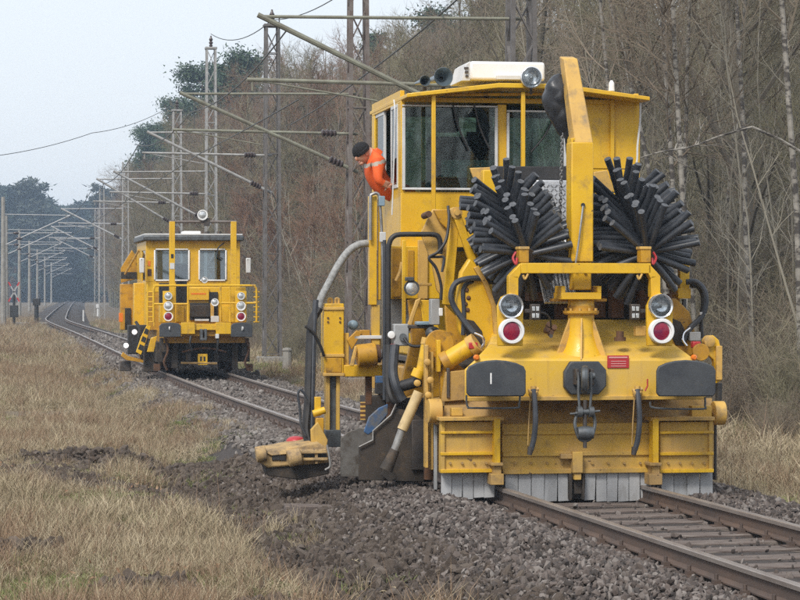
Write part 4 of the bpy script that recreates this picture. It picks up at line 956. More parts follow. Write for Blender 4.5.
px_('jib_side', 'yellow', [(571.5, 138, 575.5, 150, .22, .2)], post)
part('locking_rod', MB().tube(fr.path([(583, 206, .17), (579, 240, .15), (575, 268, .17)]), .011, 6), 'steel', post, 0)
part('pin_hole', MB().cyl(F(583, 205, .205), F(583, 205, .18), .022, n=10), 'black', post, 0)
part('pin_hole', MB().cyl(F(585, 272, .225), F(585, 272, .195), .016, n=10), 'frame_grey', post, 0)
# covered hoist and chain
bag = MB(); r_ = random.Random(12); n = 11; vs = []; fs = []
prof = [(74.5, 4.5, 559), (78, 10, 557.5), (84, 14.5, 557), (92, 17.5, 558), (101, 17, 559), (110, 15.5, 560), (119, 13, 561), (127, 9.5, 563), (133, 5.5, 564.5), (138, 2.5, 565)]
for j, (py, hw, cx) in enumerate(prof):
    c = F(cx, py, .78); rr = hw / 96.5
    for k in range(n):
        a = 2 * math.pi * (k + .4 * (j % 2)) / n; f = 1 + r_.uniform(-.24, .2); vs.append(c + Vector((rr * f * math.cos(a), rr * f * .9 * math.sin(a), r_.uniform(-.025, .025))))
for j in range(len(prof) - 1):
    for k in range(n):
        q = (k + 1) % n; a, b, c, d = j * n + k, (j + 1) * n + k, (j + 1) * n + q, j * n + q; fs += [(a, b, c), (a, c, d)] if (j + k) % 2 else [(a, b, d), (b, c, d)]
fs.append(tuple(range(n))); bag.add(vs, fs)
hb = part('hoist_cover', bag, 'tarp', None, 0, angle=180)
hb.modifiers.new('soft', 'SUBSURF').levels = 2
m = MB(); p0, p1 = F(562.5, 135, .75), F(560, 216, .75); k = 26
for i in range(k):
    c = p0.lerp(p1, i / k); a = Vector((.013, 0, 0)) if i % 2 else Vector((0, .013, 0)); h = Vector((0, 0, .026))
    m.tube([c - h, c - h * .6 + a, c + h * .6 + a, c + h, c + h * .6 - a, c - h * .6 - a, c - h], .006, 4)
part('hoist_chain', m, 'steel', hb, 0)
hz('hoist_cable', 'black', [(566, 132, .8), (567, 150, .8), (569, 162, .75), (571, 172, .6)], .016, None, hb)

# arch frame
arch = MB()
fr.rect(arch, 521, 263, 651, 273.5, -.02, .12)
for s in (0, 1):
    q = (lambda x: x) if not s else (lambda x: 1169.5 - x)
    fr.poly(arch, [(q(509), 276), (q(521), 263), (q(521), 273.5), (q(518.5), 279)], -.02, .12)
    fr.rect(arch, min(q(509), q(518.5)), 276, max(q(509), q(518.5)), 297, -.02, .12)
AR = part('front_arch', arch, 'yellow')
for x0, x1 in ((519.5, 529), (641, 651)):
    lug = px_('brush_lug', 'yellow_deep', [(x0, 247.5, x1, 262.5, .0, .16)], AR); px_('lug_cap', 'yellow_pale', [(x0 - .6, 246.5, x1 + .6, 249.5, -.01, .18)], AR)
for x in (528, 642): part('bracket_clip', MB().tube(smooth_path(fr.path([(x, 274, -.01), (x - 3, 279, -.02), (x - 5, 275, -.02)])), .012, 6), 'yellow_pale', AR, 0)
for x, s in ((517, -1), (652, 1)): part('red_strap', MB().tube(smooth_path(fr.path([(x + s * 1, 252, .06), (x + s * 4, 258, .05), (x + s * 1, 264, .03), (x, 258, .05)])), .013, 6), 'red_paint', AR, 0)
# head lamps and tail lamps
def lampset(cx, dx):
    pl = [(cx - 12.5, 346), (cx - 13, 306), (cx - 9, 297), (cx, 292.5), (cx + 9, 297), (cx + 13, 306), (cx + 12.5, 346)]
    o = plate('lamp_panel', 'yellow', pl, -.06, .06, None, .008)
    h = part('headlamp', MB().lathe(F(cx, 306, -.06), (0, -1, 0), [(0, .125), (.05, .125), (.065, .118), (.06, .108), (.03, .08), (.02, .03)], 30), 'reflector', o, 0)
    part('bulb', MB().ball(F(cx, 306, -.10), .022, .03, .022, 10, 6), 'lamp_white', h, 0)
    part('lens', MB().lathe(F(cx, 306, -.115), (0, -1, 0), [(0, .109), (.006, .106), (.014, .06), (.016, .01)], 26), 'lens_clear', h, 0)
    t = part('tail_lamp', MB().lathe(F(cx + dx, 331, -.06), (0, -1, 0), [(0, .13), (.06, .13), (.075, .122), (.075, .096), (.05, .092), (.05, .01)], 30), 'white_paint', o, 0)
    part('lens', MB().lathe(F(cx + dx, 331, -.105), (0, -1, 0), [(0, .095), (.014, .09), (.024, .05), (.026, .01)], 26), 'lens_red', t, 0)
    return o
lampset(510.5, .3); lampset(660, .5)
for x0, s in ((531, 1), (631, -1)):
    o = px_('work_lamp', 'dark_steel', [(x0, 304, x0 + 9.5, 320, .02, .08)], None, .01)
    for yy in (306.5, 313.5):
        for q in (0, 1): px_('lens', 'lamp_white', [(x0 + 1.2 + 4 * q, yy, x0 + 4.2 + 4 * q, yy + 4.5, .008, .014)], o, .004)
    px_('bracket', 'dark_steel', [(x0 - 6 if s > 0 else x0 + 9, 309, x0 + 1 if s > 0 else x0 + 15, 313, .04, .03)], o)
px_('lamp_bracket', 'yellow_pale', [(636, 326, 646, 336, .1, .1)])
hz('lamp_cable', 'black', [(540, 312, .06), (546, 314, .08), (550, 319, .12), (551, 326, .16)], .01)
m = MB(); 
for q in ((548, 326), (553, 329), (550, 334), (546, 331)): p = F(q[0], q[1], .3); m.cyl(p, p + Vector((0, -.06, .02)), .03, n=8)
part('valve_fitting', m, 'rust', None, 0); part('valve_cap', MB().cyl(F(551, 336, .24), F(551, 336, .17), .022, n=8), 'dark_steel', None, 0)
part('flange_fitting', MB().lathe(F(620, 341, .2), (0, 0, 1), [(0, .06), (.04, .06), (.04, .04), (.1, .04)], 10), 'rust', None, 0)

# hose brushes
HOSES = []
for k in range(5):                                        # slightly bent lengths of hose with a pale cut rim
    r_ = random.Random(40 + k); L = .47 + .012 * k; b1, b2 = r_.uniform(-.034, .034), r_.uniform(-.034, .034)
    m = MB().tube([(0, 0, .06), (b1 * .2, b2 * .2, L * .4), (b1 * .6, b2 * .6, L * .72), (b1 * 1.3, b2 * 1.3, L), (b1 * 1.3, b2 * 1.3, L - .004)], [.032, .035, .036, .037, .026], 10)
    me = m.mesh('hose', 'hose_bristle'); me.materials.append(MATS['hose_end'])
    for p in me.polygons:
        if p.center.z > L - .02 and len(p.vertices) == 4 and abs(p.normal.z) > .7: p.material_index = 1
    HOSES.append(me)
def brush(px, py, seed, spokes, rows, size, start, lab):
    r = random.Random(seed); base = F(px, py, .22); tip = base + Vector((-.01, 1.12, .60)); ax = (tip - base).normalized(); Lr = (tip - base).length
    core = MB().tube([base, tip], .085, 14); o = part('brush_roller', core, 'dark_steel', None, 0); o['label'] = lab
    x = Vector((1, 0, 0)); y = ax.cross(x).normalized()
    for k in range(spokes):
        a0 = start + 2 * math.pi * k / spokes + r.gauss(0, .05)
        for j in range(rows):
            a = a0 + r.gauss(0, .03); z = .05 + (Lr - .08) * j / (rows - 1) + r.gauss(0, .012)
            d = x * math.cos(a) + y * math.sin(a); d = (d - Vector((0, 0, .07)) + ax * r.gauss(-.05, .03)).normalized()
            q = Vector((0, 0, 1)).rotation_difference(d)
            h = bpy.data.objects.new('hose', HOSES[r.randrange(5)]); COL.objects.link(h); h.parent = o; h.rotation_mode = 'QUATERNION'; h.rotation_quaternion = q; h.location = base + ax * z; h.scale = (1, 1, size * r.uniform(.93, 1.06))
    return o
brush(527, 256, 5, 12, 12, 1.0, .16, 'bundle roller of black rubber hoses, nearer the cab door side')
brush(648, 256, 8, 12, 12, 1.14, .22, 'bundle roller of black rubber hoses, away from the cab door side')

# machinery seen under the arch
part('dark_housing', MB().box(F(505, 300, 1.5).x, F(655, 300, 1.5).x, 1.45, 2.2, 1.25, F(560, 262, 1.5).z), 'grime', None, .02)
for q in ((529, 292, 548, 301, 1.0, .2), (612, 285, 624, 318, 1.2, .2), (640, 290, 650, 318, 1.1, .2), (560, 295, 575, 304, 1.2, .2)): px_('bracket', 'rust', [q])
px_('hopper_side', 'rust', [(556, 300, 572, 320, 1.3, .1), (590, 296, 606, 318, 1.35, .1)])
m = MB()
for k in range(9):
    a = F(532 + k * 4.1, 238, 1.15); b = F(546 + k * 3.7, 303, .75); m.tube([a, b], .021, 8)
part('corrugated_chute', m, 'alu', None, 0)
ch = px_('tread_box', 'alu', [(533, 180, 571, 232, 2.2, .4)], None, .01)
m = MB(); r_ = random.Random(3)
for i in range(9):
    for j in range(11):
        p = F(536 + i * 4, 186 + j * 4.2, 2.195); s = 1 if (i + j) % 2 else -1; m.beam(p + Vector((-.014, 0, -.014 * s)), p + Vector((.014, 0, .014 * s)), .008, .006, (0, 1, 0))
part('tread_ridges', m, 'steel', ch, 0, smooth=False)['kind'] = 'stuff'
px_('black_beam', 'black', [(497, 166, 576, 180, 2.5, .3)], None, .01)
px_('cross_bar', 'yellow', [(541, 230, 571, 238, 1.7, .12)])
px_('brush_drive', 'yellow', [(483, 170, 497, 205, 1.6, .12)], None, .01)
plate('drive_plate', 'yellow_pale', [(470, 168), (494, 167), (499, 182), (500, 206), (484, 206)], 1.9, .05)
plate('drive_plate', 'yellow_pale', [(594, 172), (607, 170), (614, 190), (606, 200), (594, 190)], 1.9, .05)

# ------------------------------------------------------------------ cab
CAB = px_('cab_body', 'yellow', [(401, 191.5, 640, 248, 3.0, .06)], None, .008)
def wall(rects, nm='cab_wall', material='yellow', bevel=.006): return px_(nm, material, rects, CAB, bevel)
wall([(401, 98, 405, 193, 3.0, .06)]); wall([(404.5, 97, 640, 105, 3.002, .056)]); wall([(497.5, 104.5, 506.5, 192, 3.002, .056)])
wall([(506, 168.5, 640, 192, 3.003, .055)]); wall([(566, 104, 640, 169, 3.003, .055)])
UL, UR, ZB, ZT = F(401, 150, 3.0).x, F(640, 150, 3.0).x, F(401, 248, 3.0).z, F(401, 97, 3.0).z
zs = F(388, 190, 3.8).z; ztp = F(388, 106, 3.5).z; VB = 5.15
lw = MB().box(UL, UL + .05, 3.06, VB, ZB, zs).box(UL, UL + .05, 3.06, 3.2, zs, ztp).box(UL, UL + .05, VB - .2, VB, zs, ztp).box(UL, UL + .05, 3.06, VB, ztp, ZT + .08)
part('side_wall', lw, 'yellow', CAB, .005)
rw = MB().box(UR - .05, UR, 3.06, VB, ZB, zs).box(UR - .05, UR, 3.06, 3.4, zs, ztp).box(UR - .05, UR, VB - .3, VB, zs, ztp).box(UR - .05, UR, 3.06, VB, ztp, ZT + .08)
part('side_wall', rw, 'yellow', CAB, .005)
bw = MB().box(UL + .05, UR - .05, VB - .05, VB, ZB, zs).box(UL + .05, UL + .25, VB - .05, VB, zs, ztp).box(UR - .25, UR - .05, VB - .05, VB, zs, ztp).box(-.1, .1, VB - .05, VB, zs, ztp).box(UL + .05, UR - .05, VB - .05, VB, ztp, ZT + .08)
part('rear_wall', bw, 'cab_inside', CAB, .005)
part('floor_plate', MB().box(UL + .05, UR - .05, 3.06, VB - .05, ZB + .02, ZB + .08), 'cab_inside', CAB)
def window(x0, y0, x1, y1, v, fw=3.0):
    o = px_('window_frame', 'frame_grey', [(x0, y0, x1, y0 + fw, v, .05), (x0, y1 - fw, x1, y1, v, .05), (x0, y0 + fw, x0 + fw, y1 - fw, v, .05), (x1 - fw, y0 + fw, x1, y1 - fw, v, .05)], CAB, .006)
    px_('pane', 'glass', [(x0 + fw - .4, y0 + fw - .4, x1 - fw + .4, y1 - fw + .4, v + .02, .008)], o, 0); return o
w1 = window(402.5, 104.5, 498, 190.5, 2.965); w2 = window(507, 110, 566.5, 169, 2.965, 2.6)
# side windows: front pane closed, rear one slid open
for (v0, v1) in ((3.2, 3.66),):
    m = MB(); U = UL - .012
    for a, b, c, d in ((v0, v1, zs, zs + .04), (v0, v1, ztp - .04, ztp), (v0, v0 + .035, zs + .04, ztp - .04), (v1 - .035, v1, zs + .04, ztp - .04)): m.box(U, U + .03, a, b, c, d)
    o = part('window_frame', m, 'frame_grey', CAB, .003); part('pane', MB().box(U + .01, U + .018, v0 + .03, v1 - .03, zs + .035, ztp - .035), 'glass', o, 0)
m = MB(); U = UL + .012
for a, b, c, d in ((4.3, VB - .2, zs, zs + .04), (4.3, VB - .2, ztp - .04, ztp), (4.3, 4.335, zs + .04, ztp - .04)): m.box(U, U + .03, a, b, c, d)
o = part('window_frame', m, 'frame_grey', CAB, .003); part('pane', MB().box(U + .01, U + .018, 4.33, VB - .2, zs + .035, ztp - .035), 'glass', o, 0)
o = part('pane', MB().box(UR - .03, UR - .022, 3.4, VB - .3, zs, ztp), 'glass', CAB, 0)
for a, b in ((UL + .25, -.1), (.1, UR - .25)): part('pane', MB().box(a, b, VB - .03, VB - .022, zs, ztp), 'glass', CAB, 0)
# roof with slight ridge and overhang
hw = 1.39; ze = F(405, 93.5, 2.6).z; zc = ze + .13; e = .045
roof = MB(); sec = [(-hw, ze - e), (-hw, ze), (-.35, zc), (.35, zc), (hw, ze), (hw, ze - e), (.35, zc - e - .01), (-.35, zc - e - .01)]
A = [(a, 2.58, z) for a, z in sec]; B = [(a, 5.3, z) for a, z in sec]; n = 8
roof.add(A + B, [tuple(reversed(range(n))), tuple(range(n, 2 * n))] + [(i, (i + 1) % n, (i + 1) % n + n, i + n) for i in range(n)])
RF = part('roof', roof, 'yellow', CAB, .008)
bm = bmesh.new(); bm.from_mesh(RF.data); bmesh.ops.recalc_face_normals(bm, faces=bm.faces); bm.to_mesh(RF.data); bm.free()
part('gutter_tube', MB().tube([F(445, 95, 2.75), F(560, 94, 2.75)], .018, 7), 'yellow_deep', CAB, 0)
for x, y1 in ((433.5, 226), (523, 168)): part('guard_post', MB().beam(F(x, 92, 2.66), F(x, y1, 2.66), .045, .045), 'yellow', CAB, .006)
part('guard_rail', MB().beam(F(499, 167.5, 2.66), F(572, 168.5, 2.66), .03, .03), 'yellow', CAB, .004)
part('wall_rib', MB().beam(F(612, 100, 2.98), F(612, 178, 2.98), .045, .05), 'yellow', CAB, .006)
part('green_panel', MB().box(F(440, 190, 3.2).x, F(497, 190, 3.2).x, 3.12, 3.13, F(440, 178, 3.2).z, F(440, 160, 3.2).z), 'pale_green', CAB)  # pale green panel low behind the left front pane
hz('drain_pipe', 'frame_grey', [(640, 100, 2.9), (640, 120, 2.9), (637.5, 145, 2.9), (637, 160, 2.9), (634, 175, 2.9)], .012, None, CAB)
hz('mirror_stay', 'frame_grey', [(394, 100, 3.05), (395, 112, 2.95), (394.5, 140, 2.95), (393.5, 175, 2.95), (392, 215, 2.95)], .008, None, CAB)
# roof equipment
px_('air_conditioner', 'white_paint', [(470, 61, 545, 81, 3.0, .9)], None, .03)
plate('air_conditioner_vent', 'frame_grey', [(461.5, 81), (466, 64), (470.5, 61), (470.5, 81)], 3.02, .7)
px_('air_conditioner_step', 'frame_grey', [(497, 75, 531, 80, 2.94, .08)])
for k in range(3): px_('vent_slot', 'dark_steel', [(464.5 + k * .6, 67 + k * 4, 468.5, 69 + k * 4, 3.0, .03)], None, 0)
for cx, cy, rr, L in ((425, 81, .062, .35), (443.5, 77, .108, .5)):
    o = part('horn', MB().lathe(F(cx, cy, 2.75), (0, 1, 0), [(0, rr), (-.012, rr * .97), (0, rr * .9), (.05, rr * .62), (.12, rr * .4), (.14, rr * .2)], 22, False), 'horn_blue', None, 0)
    part('horn_tube', MB().lathe(F(cx, cy, 2.75), (-.12, 1, 0), [(0.002, rr * 1.0), (.06, rr * .78), (.14, rr * .5), (L, rr * .3)], 16, False), 'horn_blue', o, 0)
    part('horn_foot', MB().box(F(cx, cy, 2.95).x - .02, F(cx, cy, 2.95).x + .02, 2.95, 3.02, F(cx, 90, 2.95).z, F(cx, cy, 2.95).z), 'dark_steel', o)
rl = part('roof_lamp', MB().lathe(F(531, 77.5, 2.5), (0, -1, 0), [(-.12, .05), (-.08, .10), (0, .122), (.025, .122), (.03, .112), (.005, .1), (-.02, .06), (-.03, .02)], 26), 'reflector', None, 0)
part('bulb', MB().ball(F(531, 77.5, 2.5), .03, .03, .03, 10, 6), 'lamp_white', rl, 0)
part('lens', MB().lathe(F(531, 77.5, 2.475), (0, -1, 0), [(0, .112), (.012, .09), (.022, .04), (.023, .01)], 24), 'lens_clear', rl, 0)
part('lamp_stay', MB().cyl(F(531, 88, 2.56), F(531, 94, 2.6), .016, n=8), 'dark_steel', rl, 0)
part('roof_beacon', MB().lathe(F(611.5, 91, 2.75), (0, 0, 1), [(0, .035), (.05, .032), (.09, .03), (.12, .012)], 14), 'white_paint', None, 0)
# wipers
for x, y0 in ((474, 104), (453, 105)): hz('wiper', 'black', [(x, y0, 2.94), (x + 6, y0 + 24, 2.93), (x + 16, y0 + 46, 2.94)], .011, None, w1)
hz('wiper', 'black', [(556, 112, 2.94), (545, 135, 2.93), (531, 152, 2.94)], .011, None, w2)
# inside: seat, console
st = MB(); a = F(455, 150, 3.9); part('operator_seat', st.box(a.x - .27, a.x + .27, 3.9, 4.35, ZB + .5, ZB + .62).box(a.x - .25, a.x + .25, 4.32, 4.46, ZB + .62, ZB + 1.35).box(a.x - .14, a.x + .14, 4.34, 4.44, ZB + 1.4, ZB + 1.62).cyl((a.x, 4.12, ZB + .08), (a.x, 4.12, ZB + .5), .08), 'seat_dark', CAB, .04)
part('console', MB().box(UL + .3, UR - .3, 3.15, 3.5, ZB + .08, ZB + .78), 'cab_inside', CAB, .03)
a = F(470, 130, 3.4); part('monitor', MB().box(a.x - .03, a.x + .42, 3.42, 3.47, a.z - .42, a.z - .02).cyl((a.x + .2, 3.45, a.z - .5), (a.x + .2, 3.45, a.z + .45), .03), 'seat_dark', CAB, .01)

# ------------------------------------------------------------------ access side: steps, rails, levers
cb = px_('side_cabinet', 'yellow', [(391, 246, 440, 299, 2.7, .35)], None, .01)
px_('cabinet_panel', 'yellow_deep', [(392, 248, 401, 297, 2.68, .03), (408, 250, 414, 292, 2.68, .03)], cb); px_('cabinet_panel', 'yellow_pale', [(418, 240, 428, 299, 2.66, .03)], cb)
hz('cabinet_pipe', 'yellow_pale', [(402, 262, 2.5), (400, 272, 2.5), (396, 281, 2.5)], .02, None, cb)
px_('step_back', 'grey_paint', [(391, 299, 432, 333, 2.9, .05)])
post_ = px_('door_post', 'yellow', [(369.5, 196, 377, 305, 2.3, .12), (378, 198, 381, 300, 2.34, .06)], None, .006)
px_('door_post_foot', 'yellow_dusty', [(372, 305, 380, 358, 2.32, .1)], post_)
hz('grab_rail', 'steel', [(370.5, 240, 2.26), (370.5, 200, 2.26), (372, 194.5, 2.26), (378, 194, 2.26), (380, 205, 2.26), (382, 240, 2.26), (383.5, 300, 2.26), (383.5, 385, 2.26)], .018, None, post_, 3)
px_('marker_lamp', 'blue_grey', [(379, 196, 385, 206, 2.22, .1)], post_); px_('cable_clamp', 'frame_grey', [(380, 232, 386, 242, 2.2, .05)], post_)
hz('handrail', 'black', [(388.5, 402, 1.6), (388.5, 330, 1.6), (388.5, 256, 1.6), (389.5, 243, 1.6), (393, 237, 1.6), (400, 234.5, 1.6), (420, 234.3, 1.6), (433, 234.5, 1.6), (438.5, 237, 1.6), (440.5, 245, 1.6), (440, 254, 1.6)], .028, None, None, 4, 10)
hz('handrail', 'rubber', [(384.5, 400, 1.75), (384.5, 330, 1.75), (384.5, 240, 1.75)], .02)
px_('lamp_post', 'yellow', [(402.5, 240, 406, 332, 2.0, .05)])
wl_ = part('work_lamp', MB().lathe(F(411.5, 288, 1.9), (0, -1, 0), [(-.1, .03), (-.06, .07), (0, .085), (.02, .085), (.02, .07), (0, .03)], 20), 'iron_grey', None, 0)
part('lens', MB().lathe(F(411.5, 288.5, 1.885), (0, -1, 0), [(0, .07), (.01, .05), (.016, .01)], 18), 'lamp_white', wl_, 0); px_('lamp_hood', 'iron_grey', [(406, 277, 414, 281, 1.86, .08)], wl_)
px_('lamp_arm', 'yellow_pale', [(417, 283, 432, 286, 2.0, .05)])
# lever tower
plate('lever_plate', 'yellow_pale', [(433, 209), (447, 210), (452, 226), (449, 262), (444, 299), (437, 290), (432, 262), (426, 247), (421, 233)], 1.7, .06)
plate('lever_plate_side', 'yellow_deep', [(434, 210), (452, 209), (457, 222), (450, 232), (440, 222)], 1.64, .06)
part('pin', MB().cyl(F(424, 216, 1.7), F(429, 214, 1.5), .035, n=10), 'rust', None, 0)
lv = MB(); lv.beam(F(455, 213, 1.3), F(447, 305, 1.3), .10, .07, (0, 1, 0)); LV = part('lever_arm', lv, 'yellow', None, .008)
part('lever_arm', MB().beam(F(456, 213, 1.22), F(473, 262, 1.22), .085, .06, (0, 1, 0)).beam(F(473, 261, 1.221), F(488, 284, 1.221), .082, .058, (0, 1, 0)), 'yellow', None, .008)
part('pivot', MB().lathe(F(455, 213, 1.28), (0, -1, 0), [(-.1, .062), (.10, .062), (.10, .03), (.13, .03)], 18), 'yellow_pale', LV, 0)
hz('lever_hose', 'black', [(448, 206, 1.25), (449, 220, 1.2), (446, 240, 1.15), (438, 252, 1.1), (429, 258, 1.1), (436, 268, 1.1), (441, 285, 1.1), (441, 300, 1.1)], .016, None, LV)
hz('lever_hose', 'rubber', [(430, 257, 1.1), (438, 257, 1.15), (444, 258, 1.15), (442, 272, 1.15)], .014, None, LV)
px_('control_box', 'grey_paint', [(431, 299, 440, 325, 1.2, .14)], None, .01); px_('control_box_label', 'white_paint', [(439, 308, 443, 316, 1.19, .02)])
hz('bristle_hose', 'rubber', [(502, 279, .9), (485, 278, .85), (466, 279, .8), (455, 284, .8), (451, 296, .8), (455, 308, .8), (465, 322, .75), (474, 333, .7)], .030, None)
hz('bristle_hose', 'rubber', [(497, 282, .95), (480, 282, .9), (468, 283, .85), (463, 292, .85), (464, 310, .85), (463, 335, .85)], .024, None)
hz('steel_elbow', 'chrome', [(474, 333, .7), (482, 337, .68), (484, 343, .66), (481, 349, .64)], .016)
m = MB()
for q in ((466, 290), (468, 298), (465, 304), (467, 310)): p = F(q[0], q[1], .88); m.lathe(p, (0, -1, 0), [(0, .022), (.03, .026), (.05, .012)], 8)
part('valve_bank', m, 'rust', None, 0)
px_('valve_stem', 'dark_steel', [(464, 306, 466.5, 322, .9, .04), (467.5, 308, 469.5, 322, .92, .04)])
px_('red_cap', 'red_paint', [(469, 342.5, 478, 349, .52, .09)], None, .01); px_('red_cap', 'red_paint', [(693, 341.5, 701, 348, .52, .09)], None, .01)
# yellow panels under the cabinet
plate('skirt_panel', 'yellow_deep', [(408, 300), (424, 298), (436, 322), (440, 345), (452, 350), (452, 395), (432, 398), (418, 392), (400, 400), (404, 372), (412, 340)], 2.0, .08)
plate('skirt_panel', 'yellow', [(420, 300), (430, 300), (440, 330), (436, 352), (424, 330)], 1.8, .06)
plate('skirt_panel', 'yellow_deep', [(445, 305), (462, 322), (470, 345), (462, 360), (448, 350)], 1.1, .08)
plate('skirt_strip', 'yellow_pale', [(416, 300), (421, 298), (416, 312), (410, 332), (406, 330)], 1.75, .05)
px_('step_tread', 'dark_steel', [(407, 325, 434, 328.5, 1.5, .3)]); px_('grip_pad', 'blue_grey', [(417, 321.5, 432, 325.2, 1.45, .16)], None, .01)
part('dome_lamp', MB().ball(F(433, 333, 1.4), .085, .08, .07), 'iron_grey', None, 0)
bx = px_('socket_box', 'grey_paint', [(394, 324, 409, 346, 1.5, .16)], None, .012)
part('lit_lamp', MB().lathe(F(391.5, 335, 1.49), (0, -1, 0), [(-.04, .03), (0, .042), (.012, .035), (.016, .01)], 14), 'white_paint', bx, 0); part('socket', MB().cyl(F(403, 337, 1.5), F(403, 337, 1.46), .04, n=12), 'iron_grey', bx, 0); px_('red_knob', 'red_paint', [(391, 344, 395, 348, 1.47, .04)], bx)
hz('socket_cable', 'black', [(404, 338, 1.46), (410, 345, 1.42), (420, 346, 1.4), (432, 341, 1.4)], .016, None, bx)
# hydraulics in front of the plough
def cylp(name, a, b, r, material, parent=None, n=14): return part(name, MB().cyl(F(*a), F(*b), r, n=n), material, parent, .004)
c1 = cylp('hydraulic_cylinder', (426.5, 341, 1.0), (420, 376, 1.0), .052, 'yellow'); cylp('piston_eye', (420, 370, 1.0), (416.5, 378, 1.0), .07, 'yellow', c1); cylp('cylinder_cap', (427.5, 338, 1.0), (426, 345, 1.0), .06, 'yellow_pale', c1)
c2 = cylp('hydraulic_cylinder', (445, 362, .7), (474, 344, .62), .095, 'yellow'); cylp('cylinder_cap', (470, 347, .64), (477, 342.5, .61), .11, 'yellow_pale', c2); cylp('cylinder_cap', (443, 363, .71), (450, 359, .69), .108, 'yellow_deep', c2)
hz('cylinder_hose', 'black', [(478, 360, .6), (482, 358, .6), (481, 364, .6), (473, 370, .62), (468, 374, .64)], .024)
c3 = part('hydraulic_cylinder', MB().cyl(F(419, 392, .75), F(402, 430, .75), .055, n=16), 'cream', None, .004); part('piston_rod', MB().cyl(F(402, 430, .75), F(394, 452, .75), .042, n=14), 'dull_edge', c3, .003)
part('piston_eye', MB().cyl(F(395, 450, .75), F(386, 470, .75), .05, .07, n=10), 'grime', c3, 0)
px_('guide_bar', 'yellow_pale', [(425.5, 345, 428.5, 468, .72, .12)]); px_('guide_bar', 'yellow_dusty', [(431, 352, 433.5, 470, .78, .1)]); px_('guide_bar', 'yellow', [(437, 340, 441, 372, .75, .1)])
px_('guide_bar', 'grey_paint', [(434.5, 425, 437.5, 490, .62, .06)])
part('arm_disc', MB().lathe(F(439, 344, .9), (0, -1, 0), [(0, .15), (.05, .15), (.05, .05)], 24), 'yellow_deep', None, .004)
part('boss', MB().cyl(F(428, 411, .55), F(441, 411, .55), .125, n=24), 'yellow_pale', None, .008); part('boss', MB().cyl(F(713, 413, .5), F(724, 413, .5), .125, n=24), 'yellow_pale', None, .008)
plate('wing_bracket', 'yellow_deep', [(440, 366), (452, 360), (468, 372), (467, 398), (441, 400)], .8, .1); plate('wing_bracket', 'yellow_mud', [(446, 372), (466, 370), (467, 400), (442, 402)], .6, .08)
px_('hook_plate', 'dark_steel', [(447, 368, 450, 398, .58, .05)])
cylp('hydraulic_cylinder', (402, 386, 1.2), (420, 381, 1.1), .06, 'black')
for q in ((427, 362), (430, 380), (428, 395), (417, 383)): part('pin', MB().lathe(F(q[0], q[1], .70), (0, -1, 0), [(0, .035), (.03, .035), (.04, .02)], 12), 'yellow_pale', None, 0)
hz('slack_hose', 'rubber', [(395, 345, 1.3), (393, 370, 1.25), (396, 385, 1.2), (400, 395, 1.2), (403, 400, 1.2)], .05); hz('slack_hose', 'black', [(389, 345, 1.4), (388, 380, 1.35), (392, 398, 1.3), (398, 403, 1.3)], .04)
px_('mud_panel', 'black', [(396, 398, 432, 482, 1.35, .1)])
px_('mud_flap', 'dark_steel', [(412, 420, 424, 470, 1.1, .04)]); px_('mud_panel', 'rust', [(425, 425, 436, 480, .95, .08)])
# plough blades
pl = plate('plough_blade', 'grime', [(359, 447), (373, 440), (373, 431), (391, 415), (394, 408), (410, 411), (424, 420), (424, 482), (359, 480)], 1.15, .05, None, .004)
part('edge_highlight', MB().tube(fr.path([(359, 447, 1.12), (373, 440, 1.12), (373, 431, 1.12), (391, 415, 1.12), (396, 404, 1.12)]), (.009), 6), 'dull_edge', pl, 0)  # paler tube draws a highlight along the plate's edge
plate('plough_blade', 'blade_steel', [(341, 439), (347, 433), (359, 428), (374, 430), (374, 476), (341, 477)], 1.9, .05, None, .004)
plate('blue_plate', 'blue_paint', [(364, 432), (369, 417), (379, 408), (388, 404), (388, 414), (374, 431), (368, 435)], 1.5, .04)
part('wear_corner', MB().prism([F(382, 475, 1.0), F(388, 460, 1.0), (F(396, 478, 1.0)), F(390, 482, 1.0)], (0, .1, 0)), 'grime', None, 0)
# outrigger tower at the left
tw = px_('plough_tower', 'yellow', [(324, 303.5, 344, 375, 2.3, .26)], None, .01)
px_('tower_band', 'yellow_pale', [(323.5, 307, 344.5, 310, 2.285, .29), (323.5, 354, 344.5, 357, 2.285, .29), (323.5, 373, 344.5, 376, 2.28, .3)], tw, .004)
for x in (330, 337): part('lifting_eye', MB().tube(smooth_path(fr.path([(x - 1.5, 304, 2.4), (x - 1.5, 299, 2.4), (x + 1.5, 299, 2.4), (x + 1.5, 304, 2.4)]), 3), .016, 6), 'yellow_pale', tw, 0)
m = MB()
for x in (328, 340):
    for y_ in (318, 322): p = F(x, y_, 2.3); m.cyl(p, p + Vector((0, -.012, 0)), .012, n=6)
part('tower_bolts', m, 'rust', tw, 0)['kind'] = 'stuff'
px_('tower_recess', 'yellow_deep', [(326, 358, 342, 372.5, 2.29, .02)], tw)
px_('slide_column', 'yellow_dusty', [(326, 375, 330, 432, 2.36, .16), (336.5, 375, 340, 432, 2.36, .16)], tw); px_('slide_rail', 'iron_grey', [(330, 376, 336.5, 434, 2.42, .08)], tw); px_('slide_foot', 'iron_grey', [(325, 430, 341, 447, 2.34, .2)], tw)
ob = px_('outrigger_beam', 'yellow', [(344, 365, 384, 376.5, 2.3, .24)], None, .008)
px_('beam_gusset', 'yellow_dusty', [(344, 333, 349, 366, 2.35, .1), (374, 334, 381, 352, 2.35, .1)], ob); px_('beam_tray', 'frame_grey', [(354, 335.5, 382, 339, 2.3, .2)], ob)
